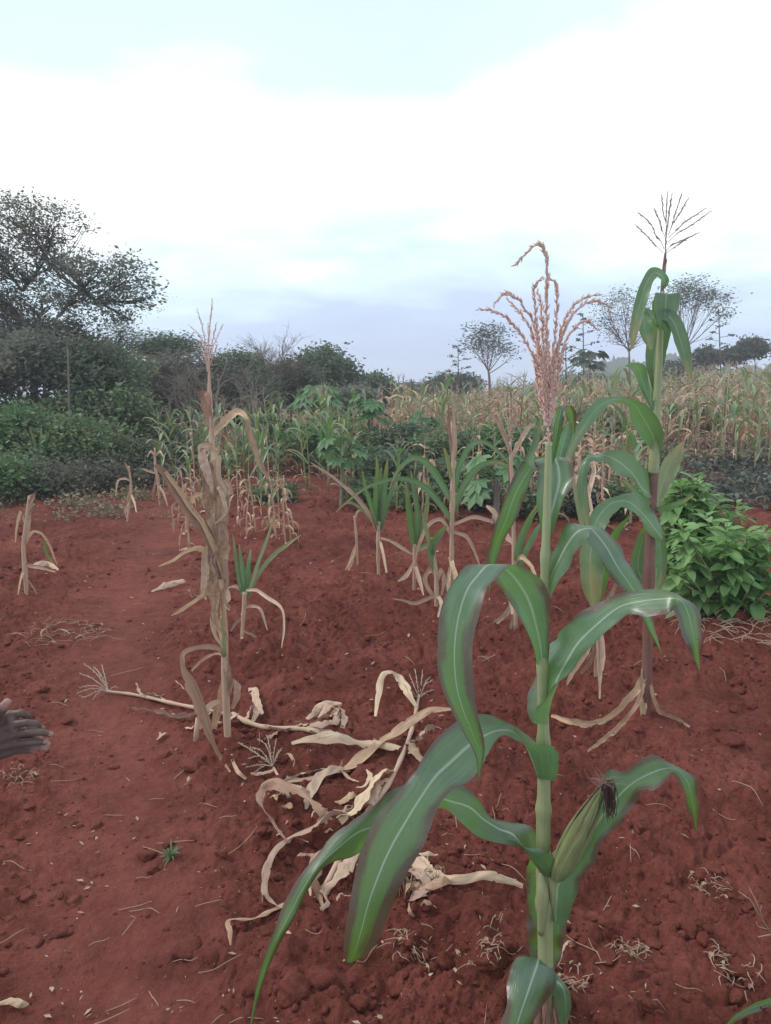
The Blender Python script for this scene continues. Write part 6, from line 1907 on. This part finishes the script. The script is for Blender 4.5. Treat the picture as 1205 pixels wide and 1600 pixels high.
    for part, vox, it in ((hands, 0.0017, 2), (rest, 0.008, 3)):
        o_ = part.build('body', SKIN, t)
        rm = o_.modifiers.new('remesh', 'REMESH')
        rm.mode = 'VOXEL'
        rm.voxel_size = vox
        o_.modifiers.new('smooth', 'SMOOTH').iterations = it
        m_ = bpy.data.meshes.new_from_object(o_.evaluated_get(bpy.context.evaluated_depsgraph_get()))
        co_ = np.empty(len(m_.vertices)*3, np.float32)
        m_.vertices.foreach_get('co', co_)
        got.append((co_.reshape(-1, 3), [tuple(p.vertices) for p in m_.polygons]))
        bpy.data.objects.remove(o_)
    body = bpy.data.objects.new('body', bpy.data.meshes.new('body'))
    COL.objects.link(body)
    body.parent = t
    ORG[body.name] = ORG[t.name]
    n0 = len(got[0][0])
    body.data.from_pydata(np.vstack([got[0][0], got[1][0]]).tolist(), [], got[0][1]+[tuple(i+n0 for i in f) for f in got[1][1]])
    me = body.data
    me.materials.append(SKIN)
    me.update()
    me.polygons.foreach_set('use_smooth', [True]*len(me.polygons))
    if not me.materials:
        me.materials.append(SKIN)
    co = np.empty(len(me.vertices)*3, np.float32)
    me.vertices.foreach_get('co', co)
    co = co.reshape(-1, 3)+np.array(ORG[t.name])
    val = np.zeros(len(co))
    for c, r in palms:
        val = np.maximum(val, np.clip(1.6-np.linalg.norm(co-c, axis=1)/r*1.1, 0, 1))
    at = me.attributes.new('palm', 'FLOAT', 'POINT')
    at.data.foreach_set('value', val.astype(np.float32))
    for a, b in nails:       # fingernails
        m = MB()
        dv = nrm(b-a)
        upv = nrm(np.array((0, -0.8, 0.6))-dv*np.dot(np.array((0, -0.8, 0.6)), dv))
        sv = np.cross(dv, upv)
        V, F = [], []
        for i in range(5):
            s = -0.005+i/4*0.009
            for j in range(5):
                q = (j-2)/2
                V.append(b+dv*s+sv*q*0.0042+upv*(0.0066-0.0022*q*q-0.0012*(i/4)**2))
        for i in range(4):
            for j in range(4):
                F.append((i*5+j, i*5+j+1, (i+1)*5+j+1, (i+1)*5+j))
        m.add(V, F)
        m.build('fingernail', NAIL, t)
    def cloth(name, mat, chains):
        nonlocal mbb
        mbb = MB()
        for p, r in chains:
            chain(p, r)
        o = mbb.build(name, mat, t)
        o.modifiers.new('remesh', 'REMESH').voxel_size = 0.016
        o.modifiers[0].mode = 'VOXEL'
        o.modifiers.new('smooth', 'SMOOTH').iterations = 4
        me = bpy.data.meshes.new_from_object(o.evaluated_get(bpy.context.evaluated_depsgraph_get()))
        o.modifiers.clear()
        o.data = me
        me.polygons.foreach_set('use_smooth', [True]*len(me.polygons))
    cloth('shirt', SHIRT, [([hip+np.array((0, 0, .02)), (hip+chest)/2, chest], [0.165, 0.152, 0.165]), ([sh1, chest, sh2], [0.075, 0.13, 0.075]), ([sh1, el1*.7+sh1*.3], [0.078, 0.068]), ([sh2, el2*.7+sh2*.3], [0.078, 0.068])])
    leg = [([hip, hip-np.array((0, 0, .06))], [0.165, 0.16])]
    for s in (-1, 1):
        leg.append(([hip+np.array((0.09*s, 0, -0.05)), hip+np.array((0.10*s, 0.03, -0.47)), np.array((hip[0]+0.11*s, hip[1]-0.02, 0.12))], [0.105, 0.082, 0.07]))
    cloth('trousers', TROUS, leg)
    cloth('hair', HAIR, [([head+np.array((0, -.02, .03)), head+np.array((0, -.005, .055))], [0.096, 0.095])])
    for s in (-1, 1):
        cloth('shoe', SHOE, [([np.array((hip[0]+0.11*s, hip[1]-0.07, 0.05)), np.array((hip[0]+0.125*s, hip[1]+0.13, 0.04))], [0.052, 0.042])])
build_person()
# ------------------------------------------------------------------ loose litter on the soil
rng = random.Random(404)
def straw(px, py, L, ang, bend=0.0, r=0.0011):
    g_ = G(px, py)
    dx, dy = math.cos(ang), math.sin(ang)
    P = []
    for f in (-0.5, -0.15, 0.2, 0.5):
        x = g_[0]+dx*L*f-dy*bend*L*f*f
        y = g_[1]+dy*L*f+dx*bend*L*f*f
        P.append((x, y, float(hfull(x, y))+0.006+(0.004*rng.random())))
    mb = MB()
    tube(mb, P, [r, r*1.1, r, r*0.7], 5, smoothn=8)
    o = mb.build('straw', STRAW)
    where = 'far back near the withered maize' if py < 900 else ('between dead plant and left edge' if px < 330 and py < 1200 else ('on the trodden path at lower left' if px < 330 else ('right of the front plant' if px > 880 else ('around the fallen plant' if py < 1430 else 'below the fallen plant at bottom centre'))))
    return tag(o, ('short ' if L < 0.07 else 'long ')+'loose straw lying on soil '+where, 'straw', 'loose straws on the soil')
named = [(985, 1330, .07, 1.3), (992, 1338, .05, -1.1), (1030, 1262, .10, -.1), (780, 1250, .09, 1.1), (790, 1270, .05, -1.2), (330, 1500, .06, -1.0), (290, 1504, .07, 0), (225, 1375, .05, .1), (240, 1425, .06, -.6), (215, 1425, .05, 0.2), (155, 1475, .06, .5), (240, 1565, .07, -.9),
         (175, 1595, .09, .5), (245, 1250, .06, .05), (294, 1225, .06, 1.3), (150, 1143, .08, -.1), (40, 1222, .08, -.1), (100, 1222, .10, .35), (700, 1310, .05, .3), (15, 1470, .10, .9), (660, 1240, .06, 1.0), (780, 1445, .10, 1.2), (790, 1500, .12, .5), (950, 1510, .07, .1), (1000, 1545, .05, .1),
         (615, 1470, .10, .3), (630, 1478, .12, -.4), (575, 1490, .08, .8), (650, 1500, .09, -.9)]
for px, py, L, a in named:
    straw(px, py, L, a, rng.uniform(-.1, .1))
for k in range(95):
    py = 830+770*rng.random()**1.1
    px = rng.uniform(-10, 1215)
    d_ = 1+(1600-py)/400
    straw(px, py, rng.uniform(0.03, 0.10)*d_**0.9, rng.uniform(-0.6, 0.6) if rng.random() < .6 else rng.uniform(0, 3.14), rng.uniform(-.15, .15), 0.0009*d_**0.6)

def litter_stuff(count, seed):
    """fine chaff and crumbled leaf: uncountable"""
    rng = np.random.default_rng(seed)
    d = rng.uniform(0.7, 2.9, count)**2+0.5
    u = rng.uniform(-0.6, 0.6, count)
    x, y = u*(d+0.4), d+0.5
    keep = fbm(x*1.1, y*1.1, 66, 2)+rng.uniform(-.3, .3, count) > 0.42
    x, y = x[keep], y[keep]
    n = len(x)
    s = (0.003+0.013*rng.random(n)**2)*(0.7+0.12*y)
    a = rng.uniform(0, 6.28, n)
    z = hfull(x, y)+0.004+rng.random(n)*0.006
    c, sn = np.cos(a), np.sin(a)
    w = s*rng.uniform(0.08, 0.6, n)
    tl = rng.uniform(-.5, .5, n)*s
    V = np.stack([np.stack([x-c*s, y-sn*s, z-tl], -1), np.stack([x-sn*w, y+c*w, z+s*.25], -1), np.stack([x+c*s, y+sn*s, z+tl], -1), np.stack([x+sn*w, y-c*w, z], -1)], 1).reshape(-1, 3)
    Q = np.arange(n*4).reshape(n, 4)
    o = cards_obj('straw_chaff', V, Q, np.repeat(rng.random((n, 2)), 4, axis=0), STRAW)
    tag(o, 'fine pale chaff and leaf crumbs scattered over the red soil', 'chaff', None, 'stuff')
litter_stuff(1500, 8)

# small crumpled weed heaps
def heap(px, py, r, label, seed, mat, n=46, hgt=0.014, name='dry_weed_heap', cat='weeds', thick=0.0012, length=1.0):
    rng = random.Random(seed)
    g_ = G(px, py)
    t = thing(name, label, cat, tuple(g_))
    mb = MB()
    for k in range(n):
        a = rng.uniform(0, 6.28)
        q = r*math.sqrt(rng.random())
        x, y = g_[0]+math.cos(a)*q, g_[1]+math.sin(a)*q
        z = float(hfull(x, y))
        az = rng.uniform(0, 6.28)
        L = rng.uniform(0.3, 0.9)*r*length
        P = []
        for f in np.linspace(0, 1, 5):
            P.append((x+math.cos(az+f*.5)*L*f, y+math.sin(az+f*.5)*L*f, z+0.004+hgt*math.sin(f*3.14)*rng.uniform(0.2, 1)))
        tube(mb, P, [thick, thick*1.3, thick, thick, thick*.5], 4, smoothn=8)
        if rng.random() < 0.22:
            gen_leaf(mb, rng, P[2], az, L*0.5, 0.014, -0.1, 0.6, 1.0, 5, 2)
    mb.build('stems', mat, t)
heap(1140, 1006, 0.26, 'dry straw mulch piled at the foot of the right-edge shrub', 1, STRAW, 110, 0.03, 'straw_mulch', 'mulch', 0.0022)
heap(880, 1530, 0.06, 'crumpled dry weeds right of the front plant foot', 2, STRAW, 40)
heap(985, 1490, 0.05, 'crumpled dry weed tuft on soil right of the front plant', 3, STRAW, 36)
heap(1145, 1520, 0.06, 'crumpled dry weeds near the right edge bottom', 4, STRAW, 36)
heap(640, 1475, 0.06, 'thin dry stems tangled on soil below the fallen plant', 5, STRAW, 22)
heap(1110, 1380, 0.05, 'crumbled dry leaves on soil near the right edge', 6, STRAW, 30)
heap(760, 1480, 0.05, 'small heap of dry grass left of the front plant foot', 7, STRAW, 30)
heap(330, 930, 0.16, 'dry grass stems tangled on soil left of the dead plant', 8, STRAW, 30, 0.04)
heap(100, 990, 0.25, 'flat scatter of dry stems beside the path at left', 9, STRAW, 50, 0.03)
heap(660, 1385, 0.07, 'tangle of thin dry stems inside the fallen plant leaves', 10, STRAW, 40, 0.05)
heap(30, 1215, 0.06, 'crumbled pale bits on soil below the hands', 11, STRAW, 26, 0.02)
# green grass tuft
gt = thing('grass_tuft', 'small green grass tuft growing alone on the red soil at lower left', 'grass', tuple(G(270, 1337)))
g0 = G(268, 1340)
for k in range(16):
    mb = MB()
    r2 = random.Random(k)
    gen_leaf(mb, r2, g0+np.array((0, 0, 0.004)), k*2.4, r2.uniform(0.03, 0.07), 0.006, r2.uniform(0.3, 1.2), r2.uniform(0.6, 1.4), 0, 7, 2)
    mb.build('blade', GRASS, gt)
# branching dry twig at the right edge
tw = thing('dry_twig', 'bare branching dry twig standing in soil at the right edge', 'twig', tuple(G(1205, 1465)))
mb = MB()
b0 = G(1210, 1465); dz_ = b0[1]
for pts in [[(1210, 1465), (1190, 1435), (1172, 1405), (1153, 1392)], [(1190, 1435), (1183, 1410), (1170, 1386)], [(1200, 1452), (1185, 1448), (1182, 1440)], [(1205, 1460), (1190, 1463), (1184, 1464)], [(1192, 1437), (1188, 1425), (1190, 1415)]]:
    tube(mb, [W(x, y, dz_) for x, y in pts], [0.0022]+[0.0016]*(len(pts)-2)+[0.0008], 5)
mb.build('stem', STRAW, tw)
# ------------------------------------------------------------------ hazy air over the far slope and hills
HAZE = True
if HAZE:
    m, N = newmat('haze_air')
    v = N('ShaderNodeVolumePrincipled', {'Color': (0.90, 0.94, 1.0), 'Density': 0.0022, 'Anisotropy': 0.1})
    N('ShaderNodeOutputMaterial', {'Volume': v})
    mb = MB()
    X, Y0, Y1, Z0, Z1 = 330.0, -6.0, 300.0, -9.0, 15.5
    Vv = [(-X, Y0, Z0), (X, Y0, Z0), (X, Y1, Z0), (-X, Y1, Z0), (-X, Y0, Z1), (X, Y0, Z1), (X, Y1, Z1), (-X, Y1, Z1)]
    mb.add(Vv, [(3, 2, 1, 0), (4, 5, 6, 7), (0, 1, 5, 4), (1, 2, 6, 5), (2, 3, 7, 6), (3, 0, 4, 7)])
    hz_ = mb.build('haze', m, None, False)
    tag(hz_, 'pale blue haze in the air', None, None, 'stuff')
